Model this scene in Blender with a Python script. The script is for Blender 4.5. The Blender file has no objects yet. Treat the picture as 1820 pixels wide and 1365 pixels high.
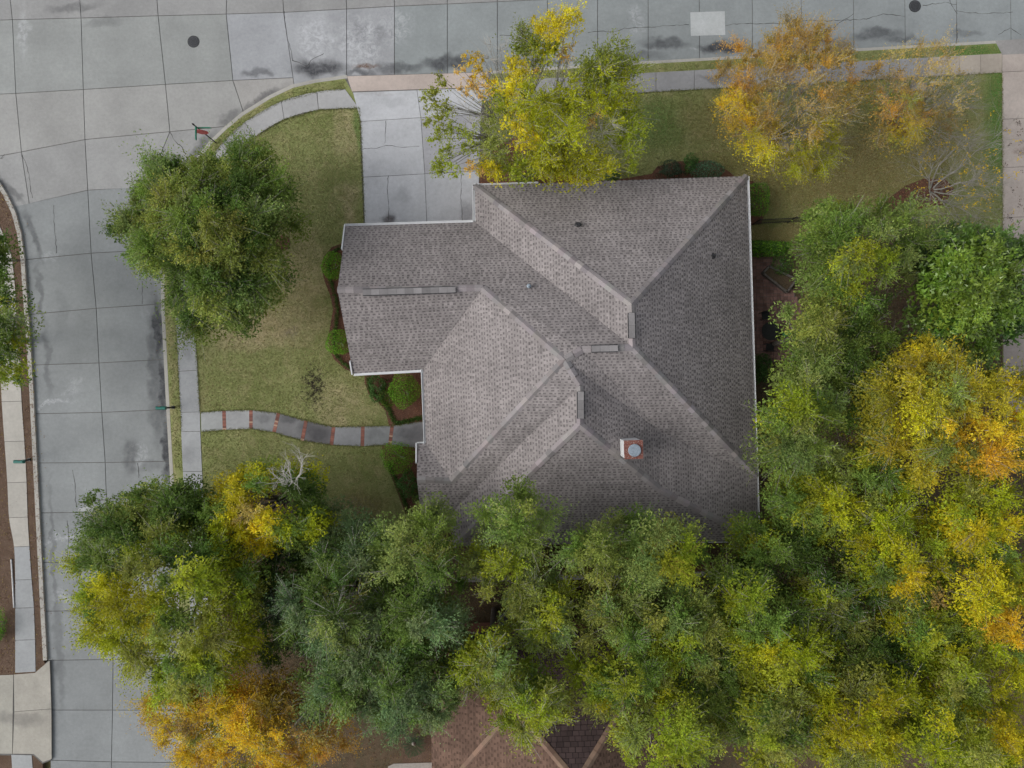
import bpy, bmesh, math, random
import numpy as np
from mathutils import Vector, Matrix
from mathutils.geometry import tessellate_polygon

SC = bpy.context.scene
COL = SC.collection
H = 41.0                      # drone height (m); slab joints are 10 ft = 3.05 m apart
F = 1213.0                    # focal length in photo pixels (24 mm on full frame)
R = math.radians
rng = np.random.default_rng(7)
random.seed(7)

# ------------------------------------------------------------------ camera, sky, sun
cam = bpy.data.cameras.new('camera'); cam.lens = 36.0 * F / 1820.0; cam.sensor_width = 36.0
cam.clip_end = 2000.0
co = bpy.data.objects.new('camera', cam); COL.objects.link(co)
co.location = (0, 0, H); co.rotation_euler = (0, 0, 0)
SC.camera = co
SUN_DIR = Vector((-0.80, -0.12, 0.62)).normalized()
W = bpy.data.worlds.new('World'); SC.world = W; W.use_nodes = True
wn = W.node_tree.nodes; wl = W.node_tree.links; wn.clear()
sky = wn.new('ShaderNodeTexSky'); sky.sky_type = 'NISHITA'; sky.sun_disc = False
sky.sun_elevation = math.asin(SUN_DIR.z); sky.sun_rotation = math.atan2(SUN_DIR.x, SUN_DIR.y)
sky.dust_density = 3.0; sky.air_density = 1.0; sky.ozone_density = 1.0
hs = wn.new('ShaderNodeHueSaturation'); hs.inputs['Saturation'].default_value = 0.26
bg = wn.new('ShaderNodeBackground'); bg.inputs['Strength'].default_value = 0.132
wo = wn.new('ShaderNodeOutputWorld')
wl.new(sky.outputs[0], hs.inputs['Color']); wl.new(hs.outputs[0], bg.inputs['Color']); wl.new(bg.outputs[0], wo.inputs['Surface'])
sun = bpy.data.lights.new('sun', 'SUN'); sun.energy = 1.0; sun.angle = R(35); sun.color = (1.0, 0.97, 0.93)
so = bpy.data.objects.new('sun', sun); COL.objects.link(so)
so.rotation_euler = SUN_DIR.to_track_quat('Z', 'Y').to_euler(); so.location = SUN_DIR * 80
SC.view_settings.view_transform = 'Standard'; SC.view_settings.look = 'None'
SC.view_settings.exposure = 0.36; SC.view_settings.gamma = 1.0

# ------------------------------------------------------------------ helpers
def P(u, v, z=0.0):
    k = (H - z) / F
    return Vector(((u - 910.0) * k, (682.5 - v) * k, z))
def P2(u, v, z=0.0):
    p = P(u, v, z); return (p.x, p.y)
def PP(pts, z=0.0): return [P2(u, v, z) for u, v in pts]

def tag(o, label=None, cat=None, group=None, kind=None):
    if label: o['label'] = label
    if cat: o['category'] = cat
    if group: o['group'] = group
    if kind: o['kind'] = kind
    return o
def empty(name, loc=(0, 0, 0)):
    o = bpy.data.objects.new(name, None); COL.objects.link(o); o.location = loc; o.empty_display_size = 0.2
    return o
def link(name, me, mat=None, parent=None, color=None):
    o = bpy.data.objects.new(name, me); COL.objects.link(o)
    if mat and not me.materials: me.materials.append(mat)
    if parent:
        o.parent = parent
        o.matrix_parent_inverse = parent_inv(parent)
    if color: o.color = (*color, 1.0)
    return o
def parent_inv(p):
    # roots only carry a location; parts sit at the world origin
    return Matrix.Identity(4) if p.parent else Matrix.Translation(-p.location)
def mesh_np(name, V, Fq, Ccol=None, smooth=False):
    """V (n,3); Fq (m,k) all faces with k corners"""
    V = np.asarray(V, dtype=np.float32); Fq = np.asarray(Fq, dtype=np.int32)
    me = bpy.data.meshes.new(name)
    n, (m, k) = len(V), Fq.shape
    me.vertices.add(n); me.vertices.foreach_set('co', V.ravel())
    me.loops.add(m * k); me.loops.foreach_set('vertex_index', Fq.ravel())
    me.polygons.add(m); me.polygons.foreach_set('loop_start', np.arange(0, m * k, k, dtype=np.int32))
    if smooth: me.polygons.foreach_set('use_smooth', np.ones(m, dtype=bool))
    if Ccol is not None:
        a = me.attributes.new('Col', 'FLOAT_COLOR', 'POINT')
        c = np.ones((n, 4), dtype=np.float32); c[:, :3] = Ccol
        a.data.foreach_set('color', c.ravel())
    me.update(calc_edges=True)
    return me
def mesh_py(name, verts, faces, cols=None):
    me = bpy.data.meshes.new(name); me.from_pydata([tuple(v) for v in verts], [], faces)
    if cols is not None:
        a = me.attributes.new('Col', 'FLOAT_COLOR', 'POINT')
        c = np.ones((len(verts), 4), dtype=np.float32); c[:, :3] = np.asarray(cols)
        a.data.foreach_set('color', c.ravel())
    me.update(); return me
def area2(p):
    return 0.5 * sum(p[i][0] * p[(i + 1) % len(p)][1] - p[(i + 1) % len(p)][0] * p[i][1] for i in range(len(p)))
def ccw(p): return list(p) if area2(p) > 0 else list(p)[::-1]
def prism_mesh(name, pts, z0, z1, tri=False):
    pts = ccw(pts); n = len(pts)
    v = [(x, y, z1) for x, y in pts] + [(x, y, z0) for x, y in pts]
    if n > 5:
        f = [tuple(t) for t in tessellate_polygon([[Vector((x, y, 0)) for x, y in pts]])]
        f = [t if area2([pts[i] for i in t]) > 0 else t[::-1] for t in f]
    else: f = [tuple(range(n))]
    f += [(i, n + i, n + (i + 1) % n, (i + 1) % n) for i in range(n)]
    return mesh_py(name, v, f)
def prism(name, pts, z0, z1, mat, parent=None, color=None):
    return link(name, prism_mesh(name, pts, z0, z1), mat, parent, color)
def clip_convex(subj, conv, gap=0.0):
    conv = ccw(conv); out = list(subj)
    for i in range(len(conv)):
        ax, ay = conv[i]; bx, by = conv[(i + 1) % len(conv)]
        dx, dy = bx - ax, by - ay; L = math.hypot(dx, dy)
        if L < 1e-9: continue
        nx, ny = -dy / L, dx / L
        res = []
        m = len(out)
        if not m: return []
        ds = [(q[0] - ax) * nx + (q[1] - ay) * ny - gap for q in out]
        for j in range(m):
            a, b = out[j], out[(j + 1) % m]; da, db = ds[j], ds[(j + 1) % m]
            if da >= 0: res.append(a)
            if (da >= 0) != (db >= 0):
                t = da / (da - db); res.append((a[0] + (b[0] - a[0]) * t, a[1] + (b[1] - a[1]) * t))
        out = res
    q = []
    for p in out:
        if not q or math.hypot(p[0] - q[-1][0], p[1] - q[-1][1]) > 1e-4: q.append(p)
    if len(q) > 2 and math.hypot(q[0][0] - q[-1][0], q[0][1] - q[-1][1]) < 1e-4: q.pop()
    return q if len(q) > 2 else []
def inside(px, py, poly):
    r = np.zeros(len(px), dtype=bool); n = len(poly)
    for i in range(n):
        x1, y1 = poly[i]; x2, y2 = poly[(i + 1) % n]
        if y1 == y2: continue
        c = ((y1 > py) != (y2 > py)) & (px < (x2 - x1) * (py - y1) / (y2 - y1) + x1)
        r ^= c
    return r
def box_vf(c, s, V, Fc, rot=None):
    b = len(V)
    for dz in (-1, 1):
        for dx, dy in ((-1, -1), (1, -1), (1, 1), (-1, 1)):
            p = Vector((dx * s[0] / 2, dy * s[1] / 2, dz * s[2] / 2))
            if rot is not None: p = rot @ p
            V.append(tuple(Vector(c) + p))
    Fc += [(b, b + 3, b + 2, b + 1), (b + 4, b + 5, b + 6, b + 7), (b, b + 1, b + 5, b + 4), (b + 1, b + 2, b + 6, b + 5), (b + 2, b + 3, b + 7, b + 6), (b + 3, b, b + 4, b + 7)]
def boxes(name, lst, mat, parent=None, color=None):
    V, Fc = [], []
    for it in lst: box_vf(it[0], it[1], V, Fc, it[2] if len(it) > 2 else None)
    return link(name, mesh_py(name, V, Fc), mat, parent, color)
def lathe(name, prof, seg, center, mat, parent=None, closed=False):
    V, Fc = [], []
    for r, z in prof:
        for k in range(seg):
            a = 2 * math.pi * k / seg; V.append((center[0] + r * math.cos(a), center[1] + r * math.sin(a), center[2] + z))
    for i in range(len(prof) - 1):
        for k in range(seg):
            k2 = (k + 1) % seg; Fc.append((i * seg + k, i * seg + k2, (i + 1) * seg + k2, (i + 1) * seg + k))
    Fc.append(tuple(range(seg))[::-1]); Fc.append(tuple((len(prof) - 1) * seg + k for k in range(seg)))
    me = mesh_py(name, V, Fc)
    return link(name, me, mat, parent)

# ------------------------------------------------------------------ materials
def newmat(name):
    m = bpy.data.materials.new(name); m.use_nodes = True
    nt = m.node_tree; b = nt.nodes['Principled BSDF']
    return m, nt, b
def N(nt, t, **kw):
    n = nt.nodes.new(t)
    for k, v in kw.items(): setattr(n, k, v)
    return n
def noise(nt, scale, detail=4, rough=0.55, vec=None, dist=0.0):
    n = N(nt, 'ShaderNodeTexNoise'); n.inputs['Scale'].default_value = scale; n.inputs['Detail'].default_value = detail
    n.inputs['Roughness'].default_value = rough; n.inputs['Distortion'].default_value = dist
    if vec is None: vec = pos(nt)
    nt.links.new(vec, n.inputs['Vector']); return n.outputs['Fac']
def pos(nt):
    for n in nt.nodes:
        if n.bl_idname == 'ShaderNodeNewGeometry': return n.outputs['Position']
    return N(nt, 'ShaderNodeNewGeometry').outputs['Position']
def maprange(nt, x, a, b, c, d, smooth=False):
    n = N(nt, 'ShaderNodeMapRange'); n.clamp = True
    if smooth: n.interpolation_type = 'SMOOTHSTEP'
    for i, v in zip((1, 2, 3, 4), (a, b, c, d)): n.inputs[i].default_value = v
    nt.links.new(x, n.inputs[0]); return n.outputs[0]
def math_(nt, op, a, b):
    n = N(nt, 'ShaderNodeMath', operation=op)
    for i, x in enumerate((a, b)):
        if isinstance(x, (int, float)): n.inputs[i].default_value = x
        else: nt.links.new(x, n.inputs[i])
    return n.outputs[0]
def mix(nt, fac, a, b, mode='MIX'):
    n = N(nt, 'ShaderNodeMix', data_type='RGBA', blend_type=mode)
    for i, x in ((0, fac), (6, a), (7, b)):
        if isinstance(x, (int, float)): n.inputs[i].default_value = x
        elif isinstance(x, tuple): n.inputs[i].default_value = (*x, 1.0)
        else: nt.links.new(x, n.inputs[i])
    return n.outputs[2]
def scalecol(nt, col, f):
    n = N(nt, 'ShaderNodeVectorMath', operation='SCALE'); 
    if isinstance(col, tuple): n.inputs[0].default_value = col
    else: nt.links.new(col, n.inputs[0])
    nt.links.new(f, n.inputs[3]); return n.outputs[0]
def bump(nt, b, h, strength, dist=0.02):
    n = N(nt, 'ShaderNodeBump'); n.inputs['Strength'].default_value = strength; n.inputs['Distance'].default_value = dist
    nt.links.new(h, n.inputs['Height']); nt.links.new(n.outputs[0], b.inputs['Normal'])
def plain(name, col, rough=0.6, var=0.15, scale=6.0, metallic=0.0, bumpy=0.0):
    m, nt, b = newmat(name)
    f = maprange(nt, noise(nt, scale, 5), 0.3, 0.7, 1 - var, 1 + var)
    nt.links.new(scalecol(nt, col, f), b.inputs['Base Color'])
    b.inputs['Roughness'].default_value = rough; b.inputs['Metallic'].default_value = metallic
    if bumpy: bump(nt, b, noise(nt, scale * 6, 3), bumpy)
    return m
def blotch(nt, spots, nscale=0.9, warp=0.6):
    """soft irregular stains: spots = (u, v, ru, rv, angle deg, strength) in photo pixels on the ground"""
    g = pos(nt)
    wv = N(nt, 'ShaderNodeTexNoise'); wv.inputs['Scale'].default_value = nscale; wv.inputs['Detail'].default_value = 5
    nt.links.new(g, wv.inputs['Vector'])
    s = N(nt, 'ShaderNodeVectorMath', operation='MULTIPLY_ADD'); nt.links.new(wv.outputs['Color'], s.inputs[0])
    s.inputs[1].default_value = (2 * warp, 2 * warp, 0); 
    ad = N(nt, 'ShaderNodeVectorMath', operation='SUBTRACT'); nt.links.new(g, ad.inputs[0]); ad.inputs[1].default_value = (warp, warp, 0)
    nt.links.new(ad.outputs[0], s.inputs[2])
    out = None
    for (u, v, ru, rv, ang, st) in spots:
        mp = N(nt, 'ShaderNodeMapping', vector_type='TEXTURE')
        p = P(u, v); k = H / F
        mp.inputs['Location'].default_value = (p.x, p.y, 0); mp.inputs['Rotation'].default_value = (0, 0, R(ang))
        mp.inputs['Scale'].default_value = (ru * k, rv * k, 40)
        nt.links.new(s.outputs[0], mp.inputs['Vector'])
        ln = N(nt, 'ShaderNodeVectorMath', operation='LENGTH'); nt.links.new(mp.outputs[0], ln.inputs[0])
        f = maprange(nt, ln.outputs['Value'], 0.35, 1.1, min(1.0, st * 1.2), 0.0, True)
        out = f if out is None else math_(nt, 'MAXIMUM', out, f)
    return out
def concrete(name, dark=None, pale=None, brown=None, rough=0.85, joint=False, mott=0.1):
    m, nt, b = newmat(name)
    oi = N(nt, 'ShaderNodeObjectInfo')
    f = maprange(nt, noise(nt, 0.45, 6, 0.6), 0.3, 0.7, 1 - mott, 1 + mott)
    f2 = maprange(nt, noise(nt, 5.0, 6, 0.7), 0.25, 0.75, 0.88, 1.1)
    f3 = maprange(nt, noise(nt, 55.0, 2, 0.6), 0.2, 0.8, 0.86, 1.14)
    c = scalecol(nt, oi.outputs['Color'], math_(nt, 'MULTIPLY', math_(nt, 'MULTIPLY', f, f2), f3))
    if pale:
        k = math_(nt, 'MULTIPLY', blotch(nt, pale, 1.1, 0.9), maprange(nt, noise(nt, 3.0, 8, 0.75, dist=1.0), 0.42, 0.62, 0.0, 1.0))
        c = mix(nt, k, c, (0.50, 0.51, 0.53))
    if brown:
        k = math_(nt, 'MULTIPLY', blotch(nt, brown, 2.0, 0.3), maprange(nt, noise(nt, 6.0, 6, 0.7), 0.35, 0.6, 0.2, 1.0))
        c = mix(nt, k, c, (0.14, 0.085, 0.06))
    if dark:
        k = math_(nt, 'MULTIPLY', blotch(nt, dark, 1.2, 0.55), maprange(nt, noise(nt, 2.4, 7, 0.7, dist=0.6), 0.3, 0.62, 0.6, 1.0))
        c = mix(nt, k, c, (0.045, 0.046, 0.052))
    # specks
    sp = maprange(nt, noise(nt, 9.0, 2, 0.5), 0.70, 0.76, 0.0, 0.35)
    c = mix(nt, sp, c, (0.10, 0.095, 0.09))
    nt.links.new(c, b.inputs['Base Color']); b.inputs['Roughness'].default_value = rough
    b.inputs['Specular IOR Level'].default_value = 0.3
    bump(nt, b, noise(nt, 40.0, 4), 0.25, 0.01)
    return m
def vcol(name, rough=0.6, trans=0.0, spec=0.3, nvar=0.0):
    m, nt, b = newmat(name)
    a = N(nt, 'ShaderNodeAttribute', attribute_name='Col')
    c = a.outputs['Color']
    if nvar: c = scalecol(nt, c, math_(nt, 'MULTIPLY', maprange(nt, noise(nt, 3.0, 5, 0.6), 0.3, 0.7, 1 - nvar * .7, 1 + nvar * .7), maprange(nt, noise(nt, 0.35, 4, 0.6), 0.3, 0.7, 1 - nvar, 1 + nvar)))
    nt.links.new(c, b.inputs['Base Color'])
    b.inputs['Roughness'].default_value = rough; b.inputs['Specular IOR Level'].default_value = spec
    if trans:
        t = N(nt, 'ShaderNodeBsdfTranslucent'); nt.links.new(c, t.inputs['Color'])
        ms = N(nt, 'ShaderNodeMixShader'); ms.inputs[0].default_value = trans
        o = nt.nodes['Material Output']
        nt.links.new(b.outputs[0], ms.inputs[1]); nt.links.new(t.outputs[0], ms.inputs[2]); nt.links.new(ms.outputs[0], o.inputs['Surface'])
    return m

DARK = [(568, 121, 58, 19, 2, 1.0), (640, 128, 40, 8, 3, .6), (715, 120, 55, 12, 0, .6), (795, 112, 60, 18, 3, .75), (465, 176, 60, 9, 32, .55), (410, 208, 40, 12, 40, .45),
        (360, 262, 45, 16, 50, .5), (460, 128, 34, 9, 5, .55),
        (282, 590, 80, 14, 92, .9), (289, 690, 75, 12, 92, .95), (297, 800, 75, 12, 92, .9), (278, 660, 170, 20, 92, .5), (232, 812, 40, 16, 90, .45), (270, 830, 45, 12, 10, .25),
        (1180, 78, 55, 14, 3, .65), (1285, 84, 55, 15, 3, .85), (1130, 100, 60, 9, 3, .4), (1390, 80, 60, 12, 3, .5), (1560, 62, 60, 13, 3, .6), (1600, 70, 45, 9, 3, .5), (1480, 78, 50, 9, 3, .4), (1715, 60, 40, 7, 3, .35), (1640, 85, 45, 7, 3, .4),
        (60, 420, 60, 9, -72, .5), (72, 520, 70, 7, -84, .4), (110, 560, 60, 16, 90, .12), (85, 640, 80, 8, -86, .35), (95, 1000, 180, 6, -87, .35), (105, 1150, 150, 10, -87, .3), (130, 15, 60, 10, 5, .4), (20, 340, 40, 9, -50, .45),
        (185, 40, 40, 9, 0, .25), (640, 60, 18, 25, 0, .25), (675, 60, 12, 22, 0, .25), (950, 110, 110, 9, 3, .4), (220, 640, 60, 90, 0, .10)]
PALE = [(560, 70, 45, 48, 0, .9), (640, 75, 50, 55, 0, .8), (700, 50, 40, 40, 0, .45), (1130, 40, 18, 34, 0, .4), (40, 60, 12, 60, 0, .5), (85, 720, 6, 60, -86, .6), (95, 960, 7, 120, -87, .5), (130, 690, 40, 10, 30, .3), (90, 450, 20, 12, 20, .3), (255, 560, 20, 14, 0, .2), (245, 810, 22, 26, 0, .35), (1545, 62, 18, 12, 0, .35), (1240, 88, 20, 6, 0, .4), (105, 1060, 18, 20, 0, .5)]
M = {}
M['road'] = concrete('road_concrete', DARK, PALE, [(650, 118, 30, 6, 5, .8)], mott=0.12)
M['walk'] = concrete('sidewalk_concrete', [(352, 920, 25, 40, 0, .3), (340, 810, 20, 25, 0, .2), (1290, 140, 60, 10, 3, .45), (335, 620, 12, 25, 0, .2)], None, [(20, 1005, 5, 60, 0, .4)], mott=0.1)
M['drive'] = concrete('driveway_concrete', [(693, 392, 14, 16, 0, .55), (715, 350, 20, 16, 0, .15), (830, 380, 16, 30, 0, .3), (700, 185, 30, 12, 0, .12), (120, 1250, 40, 14, 20, .3), (40, 1275, 60, 16, 0, .3)], [(700, 260, 60, 70, 0, .5), (690, 350, 30, 30, 0, .6), (800, 350, 40, 30, 0, .5), (700, 190, 40, 20, 0, .5)], [(693, 392, 10, 10, 0, .6), (1815, 270, 22, 10, 0, .5), (660, 168, 60, 5, 0, .15)], mott=0.14)
M['path'] = concrete('path_concrete', [(515, 745, 24, 12, 0, .45), (472, 742, 20, 12, 0, .3), (568, 770, 30, 18, 0, .5), (545, 765, 20, 16, 0, .35), (725, 770, 30, 18, 0, .45), (665, 770, 20, 15, 0, .25)], None, None, mott=0.15)
M['kerb'] = concrete('kerb_concrete', None, None, [(86, 720, 8, 10, 0, .5)], mott=0.15)
M['joint'] = plain('joint_filler', (0.145, 0.14, 0.132), 0.95)
M['crack'] = plain('crack_dark', (0.055, 0.052, 0.05), 0.95)  # dark colour of the crack ribbons
M['white'] = plain('white_gutter_paint', (0.74, 0.75, 0.76), 0.4, 0.05)
M['iron'] = plain('cast_iron', (0.035, 0.035, 0.037), 0.6, 0.2, 30, 0.3)
M['black'] = plain('black_metal', (0.02, 0.02, 0.022), 0.45, 0.1)
M['galv'] = plain('galvanised', (0.26, 0.31, 0.36), 0.55, 0.25, 12, 0.2)
M['greenbox'] = plain('green_enamel', (0.006, 0.13, 0.10), 0.3, 0.15)
M['bladegreen'] = plain('green_sign_sheet', (0.01, 0.23, 0.14), 0.35, 0.1)
M['stopred'] = plain('red_sign_sheet', (0.42, 0.05, 0.06), 0.4, 0.12)
M['signwhite'] = plain('white_sign_sheet', (0.75, 0.75, 0.75), 0.4, 0.05)
M['brick'] = concrete('clay_brick', None, None, None, 0.9)
M['leaf'] = vcol('leaf', 0.6, 0.36, 0.2)
M['gloss'] = vcol('glossy_leaf', 0.32, 0.18, 0.5)
M['blade'] = vcol('grass_blade', 0.7, 0.25, 0.15)
M['shingle'] = vcol('shingle', 0.92, 0.0, 0.2, 0.16)
M['trunkbark'] = plain('dark_bark', (0.10, 0.088, 0.072), 0.95, 0.3, 9, bumpy=0.4)
M['bark'] = plain('pale_bark', (0.24, 0.22, 0.19), 0.9, 0.3, 9, bumpy=0.4)
M['greybark'] = plain('grey_bark', (0.33, 0.315, 0.28), 0.85, 0.25, 9, bumpy=0.3)
M['whitebark'] = plain('bleached_bark', (0.50, 0.48, 0.44), 0.85, 0.2, 9)
M['pinebark'] = plain('pine_bark', (0.20, 0.105, 0.04), 0.9, 0.35, 7, bumpy=0.5)
M['wallbrick'] = plain('house_brick_wall', (0.28, 0.13, 0.09), 0.9, 0.25, 12, bumpy=0.3)
M['stone'] = plain('pale_stone', (0.33, 0.31, 0.28), 0.85, 0.15, 8)
M['edging'] = plain('dark_edging_stone', (0.13, 0.115, 0.10), 0.9, 0.35, 7)
M['urn'] = plain('grey_glaze', (0.13, 0.155, 0.165), 0.5, 0.25, 5)
M['roofbase'] = plain('roof_felt', (0.085, 0.08, 0.082), 0.95)
M['cap'] = None
def capmat():
    m, nt, b = newmat('cap_shingle'); oi = N(nt, 'ShaderNodeObjectInfo')
    f = maprange(nt, noise(nt, 25, 4, 0.7), 0.25, 0.75, 0.82, 1.15)
    nt.links.new(scalecol(nt, oi.outputs['Color'], f), b.inputs['Base Color']); b.inputs['Roughness'].default_value = 0.92
    return m
M['cap'] = capmat()
def rustmat():
    m, nt, b = newmat('rusty_steel')
    k = maprange(nt, noise(nt, 9, 6, 0.7, dist=1.0), 0.42, 0.58, 0, 1)
    k2 = maprange(nt, noise(nt, 16, 4, 0.6), 0.55, 0.68, 0, 0.8)
    c = mix(nt, k, (0.14, 0.04, 0.03), (0.22, 0.085, 0.06)); c = mix(nt, k2, c, (0.42, 0.38, 0.34))
    nt.links.new(c, b.inputs['Base Color']); b.inputs['Roughness'].default_value = 0.75; return m
M['rust'] = rustmat()
def lawnmat():
    m, nt, b = newmat('lawn_turf')
    g = mix(nt, maprange(nt, noise(nt, 0.35, 5, 0.6), 0.35, 0.65, 0, 1), (0.186, 0.215, 0.075), (0.276, 0.298, 0.123))
    g = mix(nt, maprange(nt, noise(nt, 1.1, 6, 0.65, dist=0.7), 0.48, 0.68, 0, .6), g, (0.374, 0.338, 0.180))
    dry = blotch(nt, [(460, 590, 110, 45, 0, .75), (540, 480, 60, 90, 0, .65), (520, 575, 70, 60, 0, .6), (620, 230, 30, 60, 0, .55), (600, 720, 55, 55, 0, .5), (625, 370, 22, 60, 0, .6), (470, 300, 40, 60, 0, .3), (420, 600, 60, 30, 0, .4), (305, 680, 9, 300, 0, .35), (450, 190, 80, 12, 35, .3)], 0.6, 1.4)
    g = mix(nt, math_(nt, 'MULTIPLY', dry, maprange(nt, noise(nt, 1.7, 6, 0.7), 0.3, 0.65, 0.25, 1)), g, (0.465, 0.384, 0.239))
    br = blotch(nt, [(1470, 300, 260, 110, 0, .8), (1300, 210, 120, 60, 0, .5), (1600, 250, 150, 90, 0, .7), (640, 900, 60, 50, 0, .6), (1390, 420, 90, 30, 0, .8)], 0.6, 1.2)
    g = mix(nt, math_(nt, 'MULTIPLY', br, maprange(nt, noise(nt, 9, 4, 0.7), 0.35, 0.65, 0.3, 1)), g, (0.237, 0.180, 0.075))
    lush = blotch(nt, [(1780, 200, 40, 180, 0, .9), (1720, 90, 70, 14, 3, .9), (1160, 230, 70, 60, 0, .5), (640, 240, 12, 60, 0, .6)], 0.6, 0.8)
    g = mix(nt, lush, g, (0.114, 0.205, 0.053))
    dk = blotch(nt, [(630, 905, 55, 35, 0, .5), (520, 590, 14, 12, 0, .55), (690, 200, 12, 8, 0, .2)], 1.5, 0.7)
    g = mix(nt, math_(nt, 'MULTIPLY', dk, maprange(nt, noise(nt, 7, 5, 0.7), 0.42, 0.6, 0, 1)), g, (0.193, 0.158, 0.147))
    f = maprange(nt, noise(nt, 28, 4, 0.75), 0.25, 0.75, 0.62, 1.38)
    nt.links.new(scalecol(nt, g, f), b.inputs['Base Color']); b.inputs['Roughness'].default_value = 0.95
    b.inputs['Specular IOR Level'].default_value = 0.1
    bump(nt, b, noise(nt, 30, 4, 0.7), 0.6, 0.04); return m
M['lawn'] = lawnmat()
def mulchmat(name, c1, c2, c3):
    m, nt, b = newmat(name)
    g = mix(nt, maprange(nt, noise(nt, 1.5, 6, 0.7), 0.35, 0.65, 0, 1), c1, c2)
    g = mix(nt, maprange(nt, noise(nt, 22, 5, 0.75), 0.52, 0.7, 0, 1), g, c3)
    f = maprange(nt, noise(nt, 40, 3, 0.7), 0.25, 0.75, 0.6, 1.4)
    nt.links.new(scalecol(nt, g, f), b.inputs['Base Color']); b.inputs['Roughness'].default_value = 1.0
    b.inputs['Specular IOR Level'].default_value = 0.1
    bump(nt, b, noise(nt, 25, 5, 0.75), 0.9, 0.06); return m
M['mulch'] = mulchmat('red_mulch', (0.20, 0.105, 0.07), (0.13, 0.072, 0.052), (0.075, 0.048, 0.038))
M['strip'] = mulchmat('leaf_strewn_soil', (0.125, 0.085, 0.06), (0.165, 0.115, 0.085), (0.10, 0.05, 0.03))
M['litter'] = mulchmat('leaf_litter', (0.135, 0.095, 0.062), (0.10, 0.085, 0.052), (0.19, 0.12, 0.08))
M['groundm'] = mulchmat('ground_cover_soil', (0.09, 0.09, 0.04), (0.11, 0.09, 0.05), (0.06, 0.06, 0.03))

# ------------------------------------------------------------------ ground and roads
g = prism('ground', [(-400, -400), (400, -400), (400, 400), (-400, 400)], -0.3, -0.08, M['groundm']); tag(g, kind='structure')

KR = [(617, 135), (560, 143), (520, 152), (480, 171), (430, 202), (400, 227), (375, 251), (345, 288), (318, 335), (298, 400), (289, 470), (288, 540), (291, 600), (296, 700), (303, 830), (311, 960), (315, 1100), (318, 1250), (320, 1365), (330, 1900)]
KT = [(2500, 25), (1820, 71), (1768, 74), (1680, 79), (1500, 89), (1300, 102), (1100, 113), (980, 121), (870, 128)]
KL = [(-700, 262), (-160, 258), (-60, 282), (0, 322), (15, 346), (30, 378), (40, 415), (46, 460), (50, 520), (56, 600), (62, 700), (68, 820), (75, 960), (80, 1060), (86, 1172), (90, 1350), (100, 1900)]
ROADPX = [(-700, -60)] + KL + KR[::-1] + KT[::-1] + [(2500, -170)]
ROAD = PP(ROADPX)
road = prism('road', ROAD, -0.07, -0.03, M['joint']); tag(road, kind='structure')
def jit(c, a=0.06): 
    k = 1 + random.uniform(-a, a); return tuple(x * k for x in c)
GREY = (0.315, 0.315, 0.31)
def slab(parent, poly, z1, col, mat, z0=None, gap=0.02, conv=None, name='slab'):
    q = clip_convex(poly, conv, gap) if conv else poly
    if not q or abs(area2(q)) < 0.04: return
    return prism(name, q, (z1 - 0.04) if z0 is None else z0, z1, mat, parent, col)
T0 = [(-700, -60), (-130, -68), (10, -74), (136, -80), (273, -85), (405, -90), (498, -92), (613, -97), (699, -102), (795, -106), (884, -110), (973, -114), (1062, -118), (1152, -122), (1243, -126), (1337, -130), (1424, -133), (1517, -137), (1608, -141), (1700, -145), (1796, -149), (2100, -160)]
L0 = [(-700, 62), (-110, 40), (22, 35), (144, 32), (281, 28), (402, 25), (504, 22), (616, 16), (701, 11), (795, 7), (884, 3), (973, -1), (1062, -5), (1152, -9), (1243, -13), (1337, -17), (1424, -20), (1517, -24), (1608, -28), (1700, -32), (1796, -36), (2100, -48)]
LB = [None] * 6 + [(537, 250), (616, 250), (701, 250), (795, 230), (884, 230), (973, 220), (1062, 210), (1152, 210), (1244, 200), (1338, 190), (1426, 190), (1518, 180), (1610, 170), (1701, 160), (1798, 160), (2105, 130)]
L1 = [(-700, 190), (-100, 172), (28, 166), (148, 159), (294, 150), (414, 143), (521, 138)]
L2 = [(-700, 330), (-80, 292), (38, 270), (151, 248), (302, 234), (440, 221)]
L3 = [(-75, 392), (52, 362), (156, 338), (262, 333), (420, 322)]
tone = {0: (0.30, 0.31, 0.305), 1: (0.335, 0.335, 0.325)}
def quad(a, b, c, d): return PP([a, b, c, d])
rows = []
for i in range(len(L0) - 1):
    slab(road, ROAD, 0.0, jit((0.30, 0.30, 0.295)), M['road'], conv=quad(T0[i], T0[i + 1], L0[i + 1], L0[i]))
for i in range(6):
    c = (0.303, 0.314, 0.305) if i < 5 else (0.345, 0.355, 0.37)
    slab(road, ROAD, 0.0, jit(c, .05), M['road'], conv=quad(L0[i], L0[i + 1], L1[i + 1], L1[i]))
for i in range(6, len(L0) - 1):
    c = (0.33, 0.338, 0.35) if i < 8 else (0.262, 0.284, 0.286)
    slab(road, ROAD, 0.0, jit(c, .05), M['road'], conv=quad(L0[i], L0[i + 1], LB[i + 1], LB[i]))
for i in range(5):
    e = L2[i + 1]
    slab(road, ROAD, 0.0, jit((0.330, 0.329, 0.318), .05), M['road'], conv=quad(L1[i], L1[i + 1], e, L2[i]))
slab(road, ROAD, 0.0, jit((0.338, 0.329, 0.315), .05), M['road'], conv=quad(L1[5], L1[6], (531, 208), L2[5]))
for i in range(4):
    slab(road, ROAD, 0.0, jit((0.310, 0.311, 0.306), .06), M['road'], conv=quad(L2[i + 1], L2[i + 2] if i + 2 < len(L2) else L2[-1], L3[i + 1], L3[i]) if i < 3 else quad(L2[4], L2[5], L3[4], L3[3]))
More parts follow.
